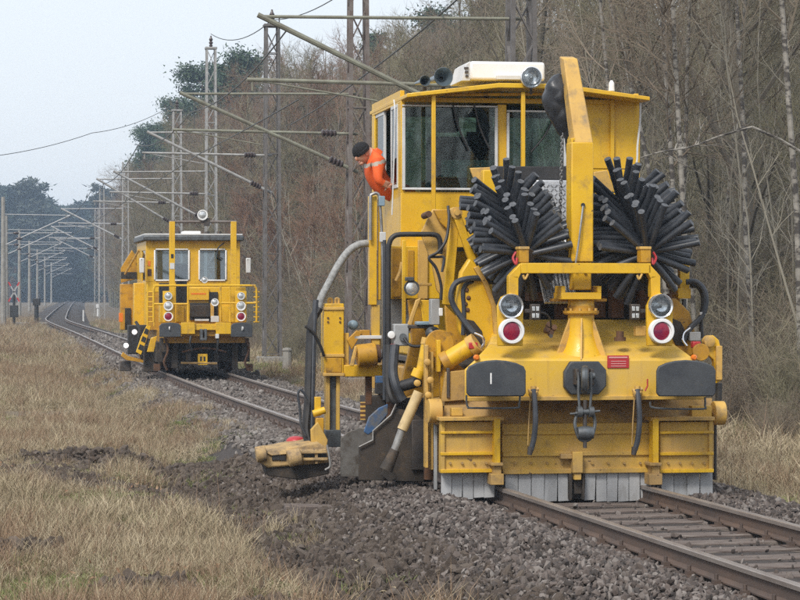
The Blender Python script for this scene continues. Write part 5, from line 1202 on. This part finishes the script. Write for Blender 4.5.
part('drive_motor', MB().cyl(F(357, 356, 2.2), F(376, 354, 2.2), .125, n=20), 'yellow_deep', ob, .01); part('motor_flange', MB().cyl(F(374, 354, 2.2), F(380, 353.5, 2.2), .10, n=20), 'rust', ob, .006)
plate('motor_stay', 'yellow_pale', [(350, 366), (355, 346), (358, 346), (354, 366)], 2.15, .05, ob); plate('motor_stay', 'yellow_deep', [(347, 340), (357, 330), (362, 333), (352, 350)], 2.3, .05, ob); px_('motor_box', 'yellow_deep', [(360, 330, 370, 337, 2.35, .12)], ob)
part('blue_motor', MB().ball(F(353, 325, 2.6), .06, .06, .055), 'blue_grey', ob, 0); px_('blue_fitting', 'blue_paint', [(376, 376, 385, 383, 2.1, .1)], ob); px_('dark_fitting', 'black', [(376, 383, 385, 394, 2.1, .1)], ob)
st = px_('striped_board', 'yellow_pale', [(360.5, 402, 365.5, 420, 2.2, .02)], ob, .002)
for k in range(4): px_('stripe', 'rust', [(360.5, 403 + k * 4.4, 365.5, 405.2 + k * 4.4, 2.197, .02)], st, 0)
px_('outrigger_leg', 'rust', [(366, 376, 372, 405, 2.4, .08)], ob)
g = hz('wrapped_hose', 'wrap_grey', [(369, 243, 2.4), (358, 245, 2.38), (348, 252, 2.36), (338, 266, 2.34), (329, 283, 2.32), (321, 299, 2.3), (318, 312, 2.3)], .042, None, None, 6, 10)
hz('black_hose', 'black', [(319, 308, 2.3), (312, 322, 2.28), (310, 345, 2.25), (309, 375, 2.2), (308, 405, 2.15), (306, 428, 2.1), (309, 445, 2.05)], .05, None, g, 6); hz('black_hose', 'rubber', [(316, 300, 2.28), (314, 330, 2.25), (313, 365, 2.2), (312, 400, 2.15), (312, 432, 2.1)], .032, None, g, 6)
hz('black_hose', 'black', [(305, 326, 2.2), (313, 332, 2.2), (320, 345, 2.22), (324, 356, 2.25)], .016, None, g)
hz('thin_hose', 'rubber', [(309, 400, 2.0), (301, 390, 2.0), (298, 395, 2.0), (300, 410, 2.0), (301, 425, 2.0), (306, 436, 2.0)], .014, None, g)
# plough head on the ground
hd = MB()
A = [F(262, 452, 1.75), F(318, 442, 1.75), F(329, 449, 1.75), F(329, 463, 1.75), F(268, 468, 1.75), F(259, 462, 1.75)]
HD = part('plough_head', MB().prism(A, (0, .42, 0)), 'tan_dirty', None, .02); HD['label'] = 'tan plough head lying on the ballast at the end of the outrigger'
part('head_cover', MB().prism([F(262, 451, 1.72), F(310, 441.5, 1.9), F(326, 447, 1.9), F(327, 450, 1.72), F(272, 456, 1.72)], (0, .5, .01)), 'tan_dirty', HD, .01)
part('head_roller', MB().cyl(F(256, 455, 1.72), F(266, 453, 1.72), .085, n=16), 'tan_dirty', HD, .01); part('head_roller', MB().cyl(F(288, 459, 1.65), F(301, 456, 1.65), .09, n=16), 'tan_dirty', HD, .01)
px_('head_rail', 'tan_dirty', [(300, 451, 328, 453.5, 1.66, .05), (303, 458, 328, 460.5, 1.66, .05), (315, 449, 318, 464, 1.68, .05)], HD); px_('head_gap', 'black', [(272, 455.5, 286, 460.5, 1.735, .03), (304, 453.6, 327, 457.8, 1.738, .03)], HD)
part('head_skirt', MB().prism([F(264, 465, 1.78), F(329, 462, 1.78), F(329, 474, 1.78), F(300, 480, 1.78), F(268, 476, 1.78)], (0, .36, 0)), 'grime', HD, .01)
hz('head_handle', 'dull_edge', [(327, 445, 1.62), (329, 455, 1.6), (330, 466, 1.6), (325, 470, 1.6)], .012, None, HD); px_('head_link', 'yellow_deep', [(316, 418, 324, 446, 1.9, .1)], HD, .01); plate('head_link', 'yellow_dusty', [(311, 430), (318, 422), (328, 440), (326, 452), (312, 448)], 1.85, .08, HD)
part('head_link_top', MB().cyl(F(313, 414, 1.95), F(325, 410, 1.95), .04, n=10), 'yellow', HD, .004); px_('head_link', 'yellow', [(315, 397, 321, 416, 1.95, .08)], HD)
part('red_dome', MB().ball(F(296, 441, 2.35), (.11), .12, .055), 'red_paint', HD, 0)
# far side brackets
o = px_('side_post', 'yellow', [(680, 262, 689.5, 290, 1.0, .1)]); px_('side_bracket', 'yellow', [(678, 288.5, 691, 298.5, .95, .16)], o)
px_('side_rod', 'iron_grey', [(683, 299, 686.5, 345, 1.0, .05)], o); px_('side_rod', 'yellow_deep', [(677.5, 298, 680, 342, 1.0, .05)], o); px_('side_rod', 'yellow_deep', [(673, 290, 676, 330, 1.05, .05)], o)
m = MB()
for q in ((669, 285), (672, 291), (668, 297)): p = F(q[0], q[1], .85); m.lathe(p, (0, -1, 0), [(0, .035), (.03, .04), (.05, .015)], 8)
part('valve_bank', m, 'rust', o, 0)
hz('side_hose', 'rubber', [(686, 282, .9), (696, 282, .88), (704, 290, .86), (706, 302, .85), (702, 316, .84), (692, 326, .84), (686, 334, .84), (683, 342, .84)], .030, None, o, 6); hz('side_hose', 'black', [(690, 285, .95), (699, 288, .93), (703, 300, .92), (701, 320, .9), (702, 338, .9)], .022, None, o, 6)
hz('side_elbow', 'chrome', [(690, 328, .82), (684, 333, .8), (683, 340, .78), (687, 346, .76)], .014, None, o); px_('hose_tie', 'frame_grey', [(700, 312, 706, 315, .82, .06)], o)
px_('valve_block', 'grey_paint', [(690, 332, 701, 341, .8, .1)], None, .008)
w_ = plate('wing_bracket', 'yellow', [(704, 340), (713, 335), (719, 340), (722, 352), (722, 380), (716, 384), (714, 360), (706, 352)], .6, .1, None, .01); px_('bracket_face', 'yellow_pale', [(716.5, 346, 722.5, 380, .56, .06)], w_); part('pin', MB().lathe(F(709, 341, .58), (0, -1, 0), [(-.05, .06), (.03, .06), (.04, .03)], 16), 'yellow_pale', w_, 0)
cylp('damper', (719, 383, .55), (718.5, 402, .55), .035, 'black'); px_('wing_side', 'dark_steel', [(714.5, 424, 717, 480, .7, .2)])
part('arm_disc', MB().lathe(F(700, 352, .5), (0, -1, 0), [(0, .09), (.05, .09), (.05, .03)], 20), 'yellow_deep', None, .004)
# ------------------------------------------------------------------ far machine: tamping machine
f2 = Frame((206 - 400) / FPX * 58.4, 58.4, .178); G = f2.F
TAM = empty('tamping_machine', (f2.x0, f2.y0, 0), f2.th, 'smaller yellow track machine with white-framed cab windows on the track behind', 'track machine')
def tp(name, m, material, parent=None, bevel=.006, **k): return m.build(name, material, parent or TAM, bevel, **k)
def tr_(name, material, rects, parent=None, bevel=.006): return boxp(parent or TAM, f2, name, material, rects, bevel)
def tl(name, material, pts, v, dep, parent=None, bevel=.008): return tp(name, f2.poly(MB(), pts, v, dep), material, parent, bevel)
def th_(name, material, pts, r, v=None, parent=None): return hosep(parent or TAM, f2, name, material, pts, r, v, 3, 7)
tp('chassis', MB().box(-1.0, 1.0, .35, 13.5, .75, 1.05), 'yellow_deep')
for v in (1.9, 3.7, 11.5):
    for s in (-1, 1): tp('wheel', MB().lathe((s * .69, v, .42), (s, 0, 0), [(0, .45), (.03, .45), (.035, .42), (.13, .415), (.135, .36), (.11, .35), (.11, .12), (.16, .11)], 24), 'rust', None, 0)
    tp('axle', MB().cyl((-.9, v, .42), (.9, v, .42), .08), 'grime')
tp('underside_mass', MB().box(-1.15, 1.15, .7, 6.5, .28, .76), 'grime')  # solid dark block added to fill the shaded underside as one mass
tp('long_body', MB().box(-1.22, 1.22, 6.0, 14.0, 1.05, 2.2), 'yellow', None, .03)
# buffers, beam, coupler
for x0, x1 in ((159.5, 181), (231, 252.5)):
    cx = (x0 + x1) / 2
    b = tl('buffer', 'buffer_black', [(x0, 337), (x1, 337), (x1, 326), (x1 - 2, 323.5), (cx, 322.3), (x0 + 2, 323.5), (x0, 326)], -.45, .05, None, .012)
    tp('buffer_stem', MB().cyl(G(cx, 330, -.4), G(cx, 330, .1), .12, n=14), 'dark_steel', b, 0)
    tp('buffer_spot', MB().cyl(G(cx - 1 if x0 < 200 else cx + 1, 328.5, -.452), G(cx, 328.5, -.46), .05, n=12), 'frame_grey', b, 0)
tr_('buffer_beam', 'yellow_deep', [(160, 325, 250, 336, .05, .3)])
tr_('beam_bracket', 'yellow', [(181.5, 322.5, 195, 334, -.12, .2)]); tr_('beam_bracket', 'yellow', [(216, 322.5, 231, 334, -.12, .2)]); tr_('beam_plate', 'yellow', [(195, 324, 216, 330, -.05, .1)])
cp2 = tr_('coupler', 'iron_grey', [(200.5, 329, 203, 340, -.3, .3), (204.5, 329, 207, 340, -.3, .3), (200.5, 338, 207, 340.5, -.32, .1)], None, .01)
th_('brake_hose', 'black', [(217, 336, -.1), (218, 343, -.15), (217, 351, -.1)], .03); th_('brake_hose', 'black', [(191, 336, -.1), (190, 343, -.15), (192, 351, -.1)], .03)
tr_('hose_cock', 'frame_grey', [(215.5, 334, 219, 338.5, -.2, .08)])
lp = tr_('slotted_plate', 'yellow', [(198, 354, 207.5, 365, .2, .1)]); tr_('plate_slot', 'black', [(200, 356.5, 201.8, 361, .19, .02), (203.5, 356.5, 205.3, 361, .19, .02)], lp, 0)
tp('guard_bar', MB().tube([G(181, 363, .22), G(217, 363.5, .22)], .03, 7), 'yellow_mud', None, 0)
for x0, x1, y0, y1, v in ((172, 178, 340, 368, .5), (186, 191, 342, 362, .4), (214, 219, 342, 362, .4), (232, 238, 340, 368, .5), (160, 168, 338, 352, .4), (242, 249, 338, 356, .4), (194, 212, 345, 352, .6)): tr_('underbody_bracket', 'grime', [(x0, y0, x1, y1, v, .2)])
for x in (165, 246): th_('underbody_hose', 'rust', [(x, 338, .3), (x + 3, 350, .3), (x - 1, 362, .35), (x + 2, 370, .4)], .03)
th_('stabiliser', 'rust', [(182, 352, .4), (195, 349, .3), (205, 348, .3)], .025); th_('stabiliser', 'rust', [(226, 352, .4), (214, 349, .3), (205, 348, .3)], .025)
for x in (157, 250): tr_('rail_guard', 'rust', [(x - 3, 364, x + 3, 371, .7, .2)])
# front hood and gear behind the railing
hd = tr_('front_hood', 'yellow', [(160, 287, 246, 323, 1.1, .5)], None, .02)
tr_('hood_dark', 'black', [(159, 283, 173, 303, 1.06, .05), (176, 281, 187, 304, 1.06, .05), (190, 303, 211, 320, 1.02, .08), (209, 292, 218, 322, 1.05, .06)], hd)
tr_('hood_panel', 'yellow', [(188, 288, 209, 300, 1.0, .1), (176, 306, 184, 322, 1.0, .1), (222, 306, 230, 322, 1.0, .1)], hd); tr_('hood_print', 'lens_orange', [(191, 293, 206, 294.6, .995, .01)], hd, 0)
tr_('hood_box', 'grime', [(191, 305, 211, 317, .85, .2)], hd, .02); tr_('hood_box', 'frame_grey', [(211, 316, 219, 322, .8, .15), (195, 319, 209, 321, .82, .1)], hd); tr_('hood_box', 'yellow_pale', [(210.5, 303, 214, 318, .85, .1)], hd)
# railing
def rail(pts, r=.026, v=.35): return th_('railing_tube', 'yellow', pts, r, v)
rail([(153.5, 322), (153.5, 292), (155, 287), (159, 285.5), (205, 285.5), (251, 285.5), (255, 287), (256.5, 292), (256.5, 322)])
rail([(154, 304), (188, 304)]); rail([(219, 303), (256, 303)]); rail([(188, 286), (188, 322)]); rail([(220.5, 286), (220.5, 322)]); rail([(230, 286), (230, 322)], .02)
for x in (151, 256.5):
    for y_ in range(292, 324, 5): tp('ladder_rung', MB().tube([G(x - 3, y_, .5), G(x + 3, y_, .5)], .018, 6), 'yellow', None, 0)
for x in (147.5, 154): rail([(x, 284), (x, 326)], .022, .5)
# uprights and top bar
up = tr_('upright', 'yellow', [(169.5, 221.5, 175, 322, .6, .14)]); tr_('upright', 'yellow', [(231, 221.5, 236.5, 322, .6, .14)])
tp('top_bar', MB().tube([G(169.5, 221.8, .66), G(236, 221.8, .66)], .035, 7), 'mast_rust', None, 0); tr_('plate_sign', 'frame_grey', [(170, 263, 174.5, 269, .59, .012)], up, 0); tr_('plate_sign', 'hazard_black', [(171, 254, 173.5, 258, .59, .012)], up, 0)
def lamp2(x, y, r, v, lens, ring='white_paint', par=None):
    o = tp('headlamp', MB().lathe(G(x, y, v), (0, -1, 0), [(-.1, r * .6), (0, r), (.03, r), (.03, r * .8), (.01, r * .75), (.01, .01)], 20), ring, par, 0); tp('lens', MB().lathe(G(x, y, v - .012), (0, -1, 0), [(0, r * .76), (.012, r * .6), (.02, .01)], 18), lens, o, 0); return o
lamp2(202.5, 215, .13, .6, 'lamp_white'); tr_('lamp_stay', 'dark_steel', [(204, 218, 210, 226, .62, .1)])
for x in (168.3, 241): lamp2(x, 296, .095, .28, 'lamp_white', 'frame_grey'); lamp2(x, 306, .115, .28, 'lamp_white'); lamp2(x, 316.5, .115, .28, 'lens_red')
lamp2(214.8, 302.3, .095, .3, 'lamp_white'); lamp2(204.5, 280, .08, .55, 'lamp_white', 'frame_grey')
for x in (168.3, 241): tr_('lamp_panel', 'yellow', [(x - 5.5, 291, x + 5.5, 322, .33, .04)])
# cab
CB = tr_('cab_body', 'yellow', [(146, 281, 240, 292, 2.6, .06)])
def cw(rects, nm='cab_wall', material='yellow'): return tr_(nm, material, rects, CB)
cw([(146, 243, 155, 282, 2.6, .06)]); cw([(188.5, 243, 199.5, 282, 2.602, .056)]); cw([(226, 243, 240, 282, 2.602, .056)]); cw([(146, 239, 240, 250, 2.604, .055)])
for x0, x1 in ((154, 190), (198.5, 227)):
    o = tr_('window_frame', 'white_paint', [(x0 + 1.5, 248.5, x1 - 1.5, 250.3, 2.56, .05), (x0 + 1.5, 279.5, x1 - 1.5, 281.3, 2.56, .05), (x0, 250, x0 + 1.8, 280, 2.56, .05), (x1 - 1.8, 250, x1, 280, 2.56, .05)], CB, .02)
    a_, b_ = G(x0 + 1.5, 280, 2.575), G(x1 - 1.5, 250, 2.575); tp('pane', MB().hexa([(a_.x, 2.57, a_.z), (b_.x, 2.57, a_.z), (b_.x, 2.578, a_.z), (a_.x, 2.578, a_.z), (a_.x, 2.64, b_.z), (b_.x, 2.64, b_.z), (b_.x, 2.648, b_.z), (a_.x, 2.648, b_.z)]), 'glass_sky', o, 0)
u0, u1, zb, zt = G(146, 260, 2.6).x, G(240, 260, 2.6).x, G(146, 330, 2.6).z, G(146, 240, 2.6).z; zm, zn = G(146, 281, 2.6).z, G(146, 250, 2.6).z
m = MB().box(u0, u0 + .05, 2.66, 6.0, zb, zm).box(u0, u0 + .05, 2.66, 2.95, zm, zn).box(u0, u0 + .05, 4.2, 6, zm, zn).box(u0, u0 + .05, 2.66, 6.0, zn, zt); tp('side_wall', m, 'yellow', CB)
m = MB().box(u1 - .05, u1, 2.66, 6.0, zb, zt); tp('side_wall', m, 'yellow', CB)
tp('pane', MB().box(u0 + .02, u0 + .028, 2.95, 4.2, zm, zn), 'glass', CB, 0); tp('rear_wall', MB().box(u0 + .05, u1 - .05, 5.5, 5.56, zb, zm).box(u0 + .05, u0 + .3, 5.5, 5.56, zm, zn).box(u1 - .3, u1 - .05, 5.5, 5.56, zm, zn).box(u0 + .05, u1 - .05, 5.5, 5.56, zn, zt), 'cab_inside', CB); tp('cab_panel', MB().box(u0 + .05, u1 - .05, 2.61, 2.65, zb, G(146, 291, 2.6).z), 'yellow_deep', CB)
tp('operator_seat', MB().box(-.55, -.1, 3.6, 4.0, zb + .9, zb + 1.05).box(-.55, -.1, 3.95, 4.1, zb + 1.05, zb + 1.7), 'seat_dark', CB, .03)
rf = tp('roof', MB().box(u0 - .08, u1 + .08, 2.4, 6.2, zt - .02, zt + .12), 'iron_grey', CB, .03); tp('roof_edge', MB().box(u0 - .05, u1 + .05, 2.42, 6.15, zt + .121, zt + .16), 'frame_grey', rf, .01)
tr_('roof_box', 'white_paint', [(183, 231, 201, 238, 2.9, .6)], CB, .03)
for x in (160, 178, 207, 219): tp('roof_fitting', MB().cyl(G(x, 238, 2.7), G(x, 231.5, 2.7), .07, .06, 10), 'dark_steel', CB, 0)
th_('mirror_stay', 'black', [(224, 243, 2.5), (218, 248, 2.45), (218, 256, 2.45), (223, 259, 2.45)], .018, None, CB)
for x, w in ((139.5, 5), (246, 5)): tr_('mirror', 'frame_grey', [(x, 258, x + w, 273, 2.3, .06)], CB, .02); th_('mirror_arm', 'black', [(x + 2, 260, 2.3), (x + 5 if x < 200 else x - 3, 255, 2.5)], .015, None, CB)
tr_('side_marker', 'lens_orange', [(148, 261, 150.5, 266, 2.59, .012)], CB, 0); tr_('side_plate', 'rust', [(147.5, 269, 151.5, 276, 2.59, .012)], CB, 0)
# long left side, tool gear, lit lamps
tl('side_hood', 'yellow_deep', [(121, 283), (136, 279), (140, 262), (132, 250), (121, 268)], 6.2, .1)
tr_('side_cabinet', 'yellow_deep', [(120.5, 284, 136, 330, 6.0, .4)], None, .02); tr_('side_cabinet', 'yellow', [(134, 283, 146, 332, 3.6, .4)], None, .02); tr_('dark_grille', 'black', [(121, 272, 137, 279, 5.9, .05), (125, 308, 131, 330, 5.95, .06)])
tp('stay', MB().tube([G(125, 274, 5.8), G(139, 250, 5.0)], .03, 6), 'yellow_pale', None, 0)
tr_('orange_marker', 'lens_orange', [(119, 313, 123, 322, 5.6, .12)])
tr_('tool_frame', 'black', [(128, 325, 148, 354, 2.6, .3)], None, .02)
for x, y in ((134.5, 332), (126, 345.5)):
    o = tp('lit_lamp', MB().lathe(G(x, y, 2.2), (0, -1, 0), [(-.1, .05), (0, .085), (.02, .085), (.02, .06)], 16), 'iron_grey', None, 0); tp('bulb', MB().ball(G(x, y, 2.18), .06, .04, .06, 12, 8), 'lamp_on', o, 0)
pb = tl('striped_arm', 'yellow', [(136, 352), (141, 337), (147, 325), (151, 326), (146, 342), (141, 355)], 1.3, .08)
for k in range(3): tl('stripe', 'hazard_black', [(138 + k * 2.8, 349 - k * 8), (140 + k * 2.8, 344 - k * 8), (144 + k * 2.6, 346 - k * 8), (142.5 + k * 2.6, 351 - k * 8)], 1.295, .01, pb, 0)
tl('tool_arm', 'yellow', [(147, 352), (151, 338), (157, 336), (154, 352)], 1.1, .1); tl('tool_arm', 'yellow_deep', [(123, 352), (128, 356), (144, 360), (144, 363), (126, 360), (121, 356)], 2.0, .15); tr_('tool_foot', 'dark_steel', [(120, 361, 131, 371, 2.2, .25)], None, .02); tr_('tool_foot', 'grime', [(144, 345, 158, 372, 1.6, .3)], None, .02)
th_('tool_hose', 'black', [(136, 322, 2.2), (140, 330, 2.0), (138, 345, 2.0), (142, 358, 2.0)], .04)

# ------------------------------------------------------------------ man leaning out of the near cab
def person():
    v = 3.78; hc = F(361.5, 152, v)                       # head centre
    V = lambda u, vv, w: Vector((u, vv, w))
    b = hc
    J = {}
    J['pel'] = V(UL + .22, v + .05, zs - .06); J['wst'] = F(382, 187, v + .02); J['chs'] = F(374.5, 172, v + .01); J['shc'] = F(374, 157, v)
    J['nk'] = V(b.x + .10, v - .01, b.z - .005); J['hd0'] = V(b.x + .04, v - .02, b.z - .01); J['hd1'] = V(b.x - .035, v - .04, b.z - .03)
    J['shL'] = J['shc'] + V(.02, -.19, -.06); J['elL'] = J['shL'] + V(-.01, -.05, -.24); J['haL'] = V(UL - .01, v - .18, zs + .045)
    J['shR'] = J['shc'] + V(.04, .19, -.06); J['elR'] = J['shR'] + V(-.01, .07, -.24); J['haR'] = V(UL - .01, v + .28, zs + .045)
    for s, k in ((-.1, 'L'), (.1, 'R')):
        J['hp' + k] = J['pel'] + V(.01, s, -.05); J['kn' + k] = V(-.98, v + s * 1.2, ZB + .5); J['an' + k] = V(-.9, v + s * 1.2, ZB + .15); J['to' + k] = V(-1.08, v + s * 1.3, ZB + .12)
    rad = dict(pel=.15, wst=.135, chs=.155, shc=.125, nk=.062, hd0=.088, hd1=.082, shL=.085, elL=.058, haL=.036, shR=.085, elR=.058, haR=.036, hpL=.11, hpR=.11, knL=.075, knR=.075, anL=.05, anR=.05, toL=.04, toR=.04)
    E = [('pel', 'wst'), ('wst', 'chs'), ('chs', 'shc'), ('shc', 'nk'), ('nk', 'hd0'), ('hd0', 'hd1'), ('shc', 'shL'), ('shL', 'elL'), ('elL', 'haL'), ('shc', 'shR'), ('shR', 'elR'), ('elR', 'haR')] + [e for k in 'LR' for e in (('pel', 'hp' + k), ('hp' + k, 'kn' + k), ('kn' + k, 'an' + k), ('an' + k, 'to' + k))]
    for k in 'LR':                                        # five fingers over the sill
        h = J['ha' + k]
        for i, (dv, L) in enumerate(((-.034, .062), (-.012, .075), (.011, .07), (.032, .055))):
            J['f%s%d' % (k, i)] = h + V(-.055, dv, -.012); J['g%s%d' % (k, i)] = h + V(-.055 - L * .35, dv * 1.1, -.012 - L * .75); rad['f%s%d' % (k, i)] = .0095; rad['g%s%d' % (k, i)] = .0075; E += [('ha' + k, 'f%s%d' % (k, i)), ('f%s%d' % (k, i), 'g%s%d' % (k, i))]
        J['t' + k] = h + V(-.01, -.055, .0); J['u' + k] = h + V(-.045, -.075, -.012); rad['t' + k] = .012; rad['u' + k] = .009; E += [('ha' + k, 't' + k), ('t' + k, 'u' + k)]
    keys = list(J); me = bpy.data.meshes.new('body'); me.from_pydata([J[k] for k in keys], [(keys.index(a), keys.index(c)) for a, c in E], [])
    o = bpy.data.objects.new('person_tmp', me); COL.objects.link(o)
    sm = o.modifiers.new('skin', 'SKIN'); sm.use_smooth_shade = True; o.modifiers.new('sub', 'SUBSURF').levels = 3
    for i, k in enumerate(keys): me.skin_vertices[0].data[i].radius = (rad[k], rad[k]); me.skin_vertices[0].data[i].use_root = (k == 'pel')
    dg = bpy.context.evaluated_depsgraph_get(); ev = bpy.data.meshes.new_from_object(o.evaluated_get(dg)); bpy.data.objects.remove(o)
    for nm in ('orange_vest', 'skin', 'trouser', 'reflective'): ev.materials.append(MATS[nm])
    for p in ev.polygons:
        c = p.center; head = (c - b).length < .145 and c.x < b.x + .115; hand = min((c - J['haL']).length, (c - J['haR']).length) < .075 or min((c - J['fL1']).length, (c - J['fR1']).length) < .085
        dpt = (c - J['shc']).dot((J['wst'] - J['shc']).normalized())
        p.material_index = 1 if (head or hand) else (2 if (c.x > UL and c.z < zs - .1) else (3 if (.05 < dpt < .09) else 0)); p.use_smooth = True
    # shape the head: brow, nose and chin towards the way he looks (down, out and a little to the camera)
    look = Vector((-.74, -.42, -.52)).normalized(); crown = (Vector((-.35, -.1, .93)) - look * Vector((-.35, -.1, .93)).dot(look)).normalized()
    root = empty('person', (fr.x0, fr.y0, 0), fr.th, 'man in orange high-visibility jacket and black knitted cap leaning out of the cab window', 'person')
    bo = bpy.data.objects.new('body', ev); COL.objects.link(bo); bo.parent = root
    side = look.cross(crown).normalized(); hc2 = b + Vector((-.005, -.03, -.015))
    M = Matrix((side, look, crown)).transposed().to_4x4(); M.translation = hc2
    def hp(name, mb, material):
        q = mb.build(name, material, root); q.matrix_local = M; return q
    face = MB().ball((0, .0, -.015), .078, .098, .118, 18, 12).ball((0, .098, -.02), .014, .022, .026, 8, 6).ball((0, .07, -.095), .035, .03, .025, 10, 6)
    for s in (-1, 1): face.ball((s * .078, -.005, -.02), .012, .022, .032, 8, 6)
    hp('face', face, 'skin')
    for s in (-1, 1): hp('eye', MB().ball((s * .03, .083, .005), .011, .009, .008, 8, 6), 'seat_dark')
    hp('mouth', MB().ball((0, .09, -.068), .024, .008, .006, 8, 5), 'red_print')
    hp('knitted_cap', MB().ball((0, -.012, .035), .092, .112, .092, 18, 12).lathe((0, -.008, .018), (0, .12, 1), [(-.018, .094), (-.014, .105), (.018, .105), (.024, .094)], 20), 'wool_black')
    hp('hair', MB().ball((0, -.04, -.025), .08, .075, .075, 12, 8), 'seat_dark')
    cr = MB().lathe(J['nk'] + Vector((.03, 0, -.02)), (J['nk'] - J['shc']), [(-.05, .11), (-.02, .105), (.02, .09), (.022, .075)], 16).build('collar', 'orange_vest', root)
person()
# ------------------------------------------------------------------ small things along the line
def gz1(x, y): return float(gnd_z(np.float64(x), np.float64(y)))
# old sleepers and slabs dumped by the ballast
for px, py, L, rz, lab in ((306, 498, .45, .15, 'dark timber slab lying at the foot of the ballast heap'), (325, 500, .7, .5, 'small pale-edged slab by the ballast heap beside grass')):
    d = 2.14 * FPX / (py - HOR); x = (px - 400) / FPX * d
    o = MB().hexa([(-L / 2, -.13, -.06), (L / 2, -.12, -.06), (L / 2 - .02, .13, -.06), (-L / 2, .12, -.06), (-L / 2, -.12, .07), (L / 2, -.11, .055), (L / 2 - .02, .12, .06), (-L / 2, .12, .075)]).build('timber_slab', 'sleeper_wood', None, .01)
    o.location = (x, d, max(gz1(x, d), float(bed_z(lat(x, d), d))) - .02); o.rotation_euler = (.03, .04, rz); tag(o, lab, 'timber')
# level crossing furniture far left
def crossing_post(px, d, lab):
    x = (px - 400) / FPX * d; o = empty('crossing_sign', (x, d, gz1(x, d)), 0, lab, 'sign')
    MB().tube([(0, 0, -.2), (0, 0, 2.2)], .09, 8).build('post', 'hazard_black', o)
    for s in (-1, 1):
        a = MB().beam((-.36 * s, 0, 1.75), (.36 * s, 0, 3.05), .09, .03, (0, 1, 0)).build('cross_board', 'grey_paint', o)
        for q in (-1, 1): MB().beam((.36 * s * q * .6, -.02 + .005 * s, 2.4 + .65 * q * .6), (.36 * s * q, -.02 + .005 * s, 2.4 + .65 * q), .095, .012, (0, 1, 0)).build('red_end', 'red_paint', a)
    MB().box(-.28, .28, -.1, .1, .7, 1.5).build('signal_box', 'hazard_black', o, .02)
    return o
crossing_post(14, 160, 'red and white crossing cross on a dark post near the left edge')
def small_post(name, px, d, h, w, material, lab, capm=None):
    x = (px - 400) / FPX * d; o = empty(name, (x, d, gz1(x, d)), 0, lab, 'post')
    MB().tube([(0, 0, -.2), (0, 0, h)], [w, w * .92], 10).build('post', material, o); 
    if capm: MB().box(-w * 1.5, w * 1.5, -w * 1.2, w * 1.2, h, h + w * 3).build('cap', capm, o, .02)
small_post('dark_post', 36.5, 165, 1.7, .16, 'hazard_black', 'stout dark post beside the far track bend', 'hazard_black')
small_post('marker_post', 83.5, 190, 1.2, .08, 'frame_grey', 'white lineside marker post far down the line')
small_post('marker_post', 98, 230, .8, .12, 'frame_grey', 'short fat white marker farther along beside the track', 'frame_grey')
x = at_col(8, 168); o = empty('barrier_kerb', (x, 168, gz1(x, 168)), 0, 'pale concrete edge of the level crossing left of the track', 'kerb')
MB().box(-2.2, 3.0, -.2, .2, 0, .25).build('kerb_stone', 'concrete', o, .02)
# cable trough and stump posts by the clear mast
for px, d, h, lab in ((313, 74, .8, 'short mossy concrete stump behind the track between the machines'), (287, 72, .55, 'low concrete stump right of the clear lattice mast foot')):
    x = at_col(px, d); o = MB().tube([(0, 0, -.2), (0, 0, h)], [.16, .13], 9).lathe((0, 0, h), (0, 0, 1), [(0, .13), (.04, .15), (.10, .13), (.12, .02)], 9).build('concrete_stump', 'concrete', None); o.location = (x, d, gz1(x, d)); tag(o, lab, 'post')
# long pale branch leaning out of the wood
b_ = MB(); rr = random.Random(6); pts = smooth_path([P(634, 160, 38.5), P(660, 152, 38.6), P(690, 147, 38.8), P(720, 136, 39), P(752, 127, 39.2)], 4)
b_.tube(pts, [.024 - .014 * i / (len(pts) - 1) for i in range(len(pts))][::-1], 6)
for k in range(14):
    p, d = along(pts, .1 + .85 * rr.random()); limb(b_, p, perp(d, rr) * .7 + d * .6, rr.uniform(.3, .9), .01, .004, 3, 3, .4, .05, rr)
limb(b_, pts[-1], (1, .3, -.25), 2.6, .024, .03, 5, 6, .2, -.12, rr)
tag(b_.build('leaning_branch', 'birch'), 'long pale bare branch slanting above the hose brush at the wood edge', 'branch')

# ------------------------------------------------------------------ damp spring air
hz_o = MB().box(-900, 900, -8, 920, -1.9, 33).build('haze', 'glass'); hz_o.data.materials.clear()
hm = bpy.data.materials.new('haze_air'); hm.use_nodes = True; hm.node_tree.nodes.clear()
ho = hm.node_tree.nodes.new('ShaderNodeOutputMaterial'); hv = hm.node_tree.nodes.new('ShaderNodeVolumePrincipled')
hv.inputs['Color'].default_value = (.60, .78, 1.0, 1); hv.inputs['Density'].default_value = HAZE; hv.inputs['Anisotropy'].default_value = 0.2
hm.node_tree.links.new(hv.outputs[0], ho.inputs['Volume']); hz_o.data.materials.append(hm)
tag(hz_o, 'pale blue damp air over the whole line', 'haze', kind='stuff')
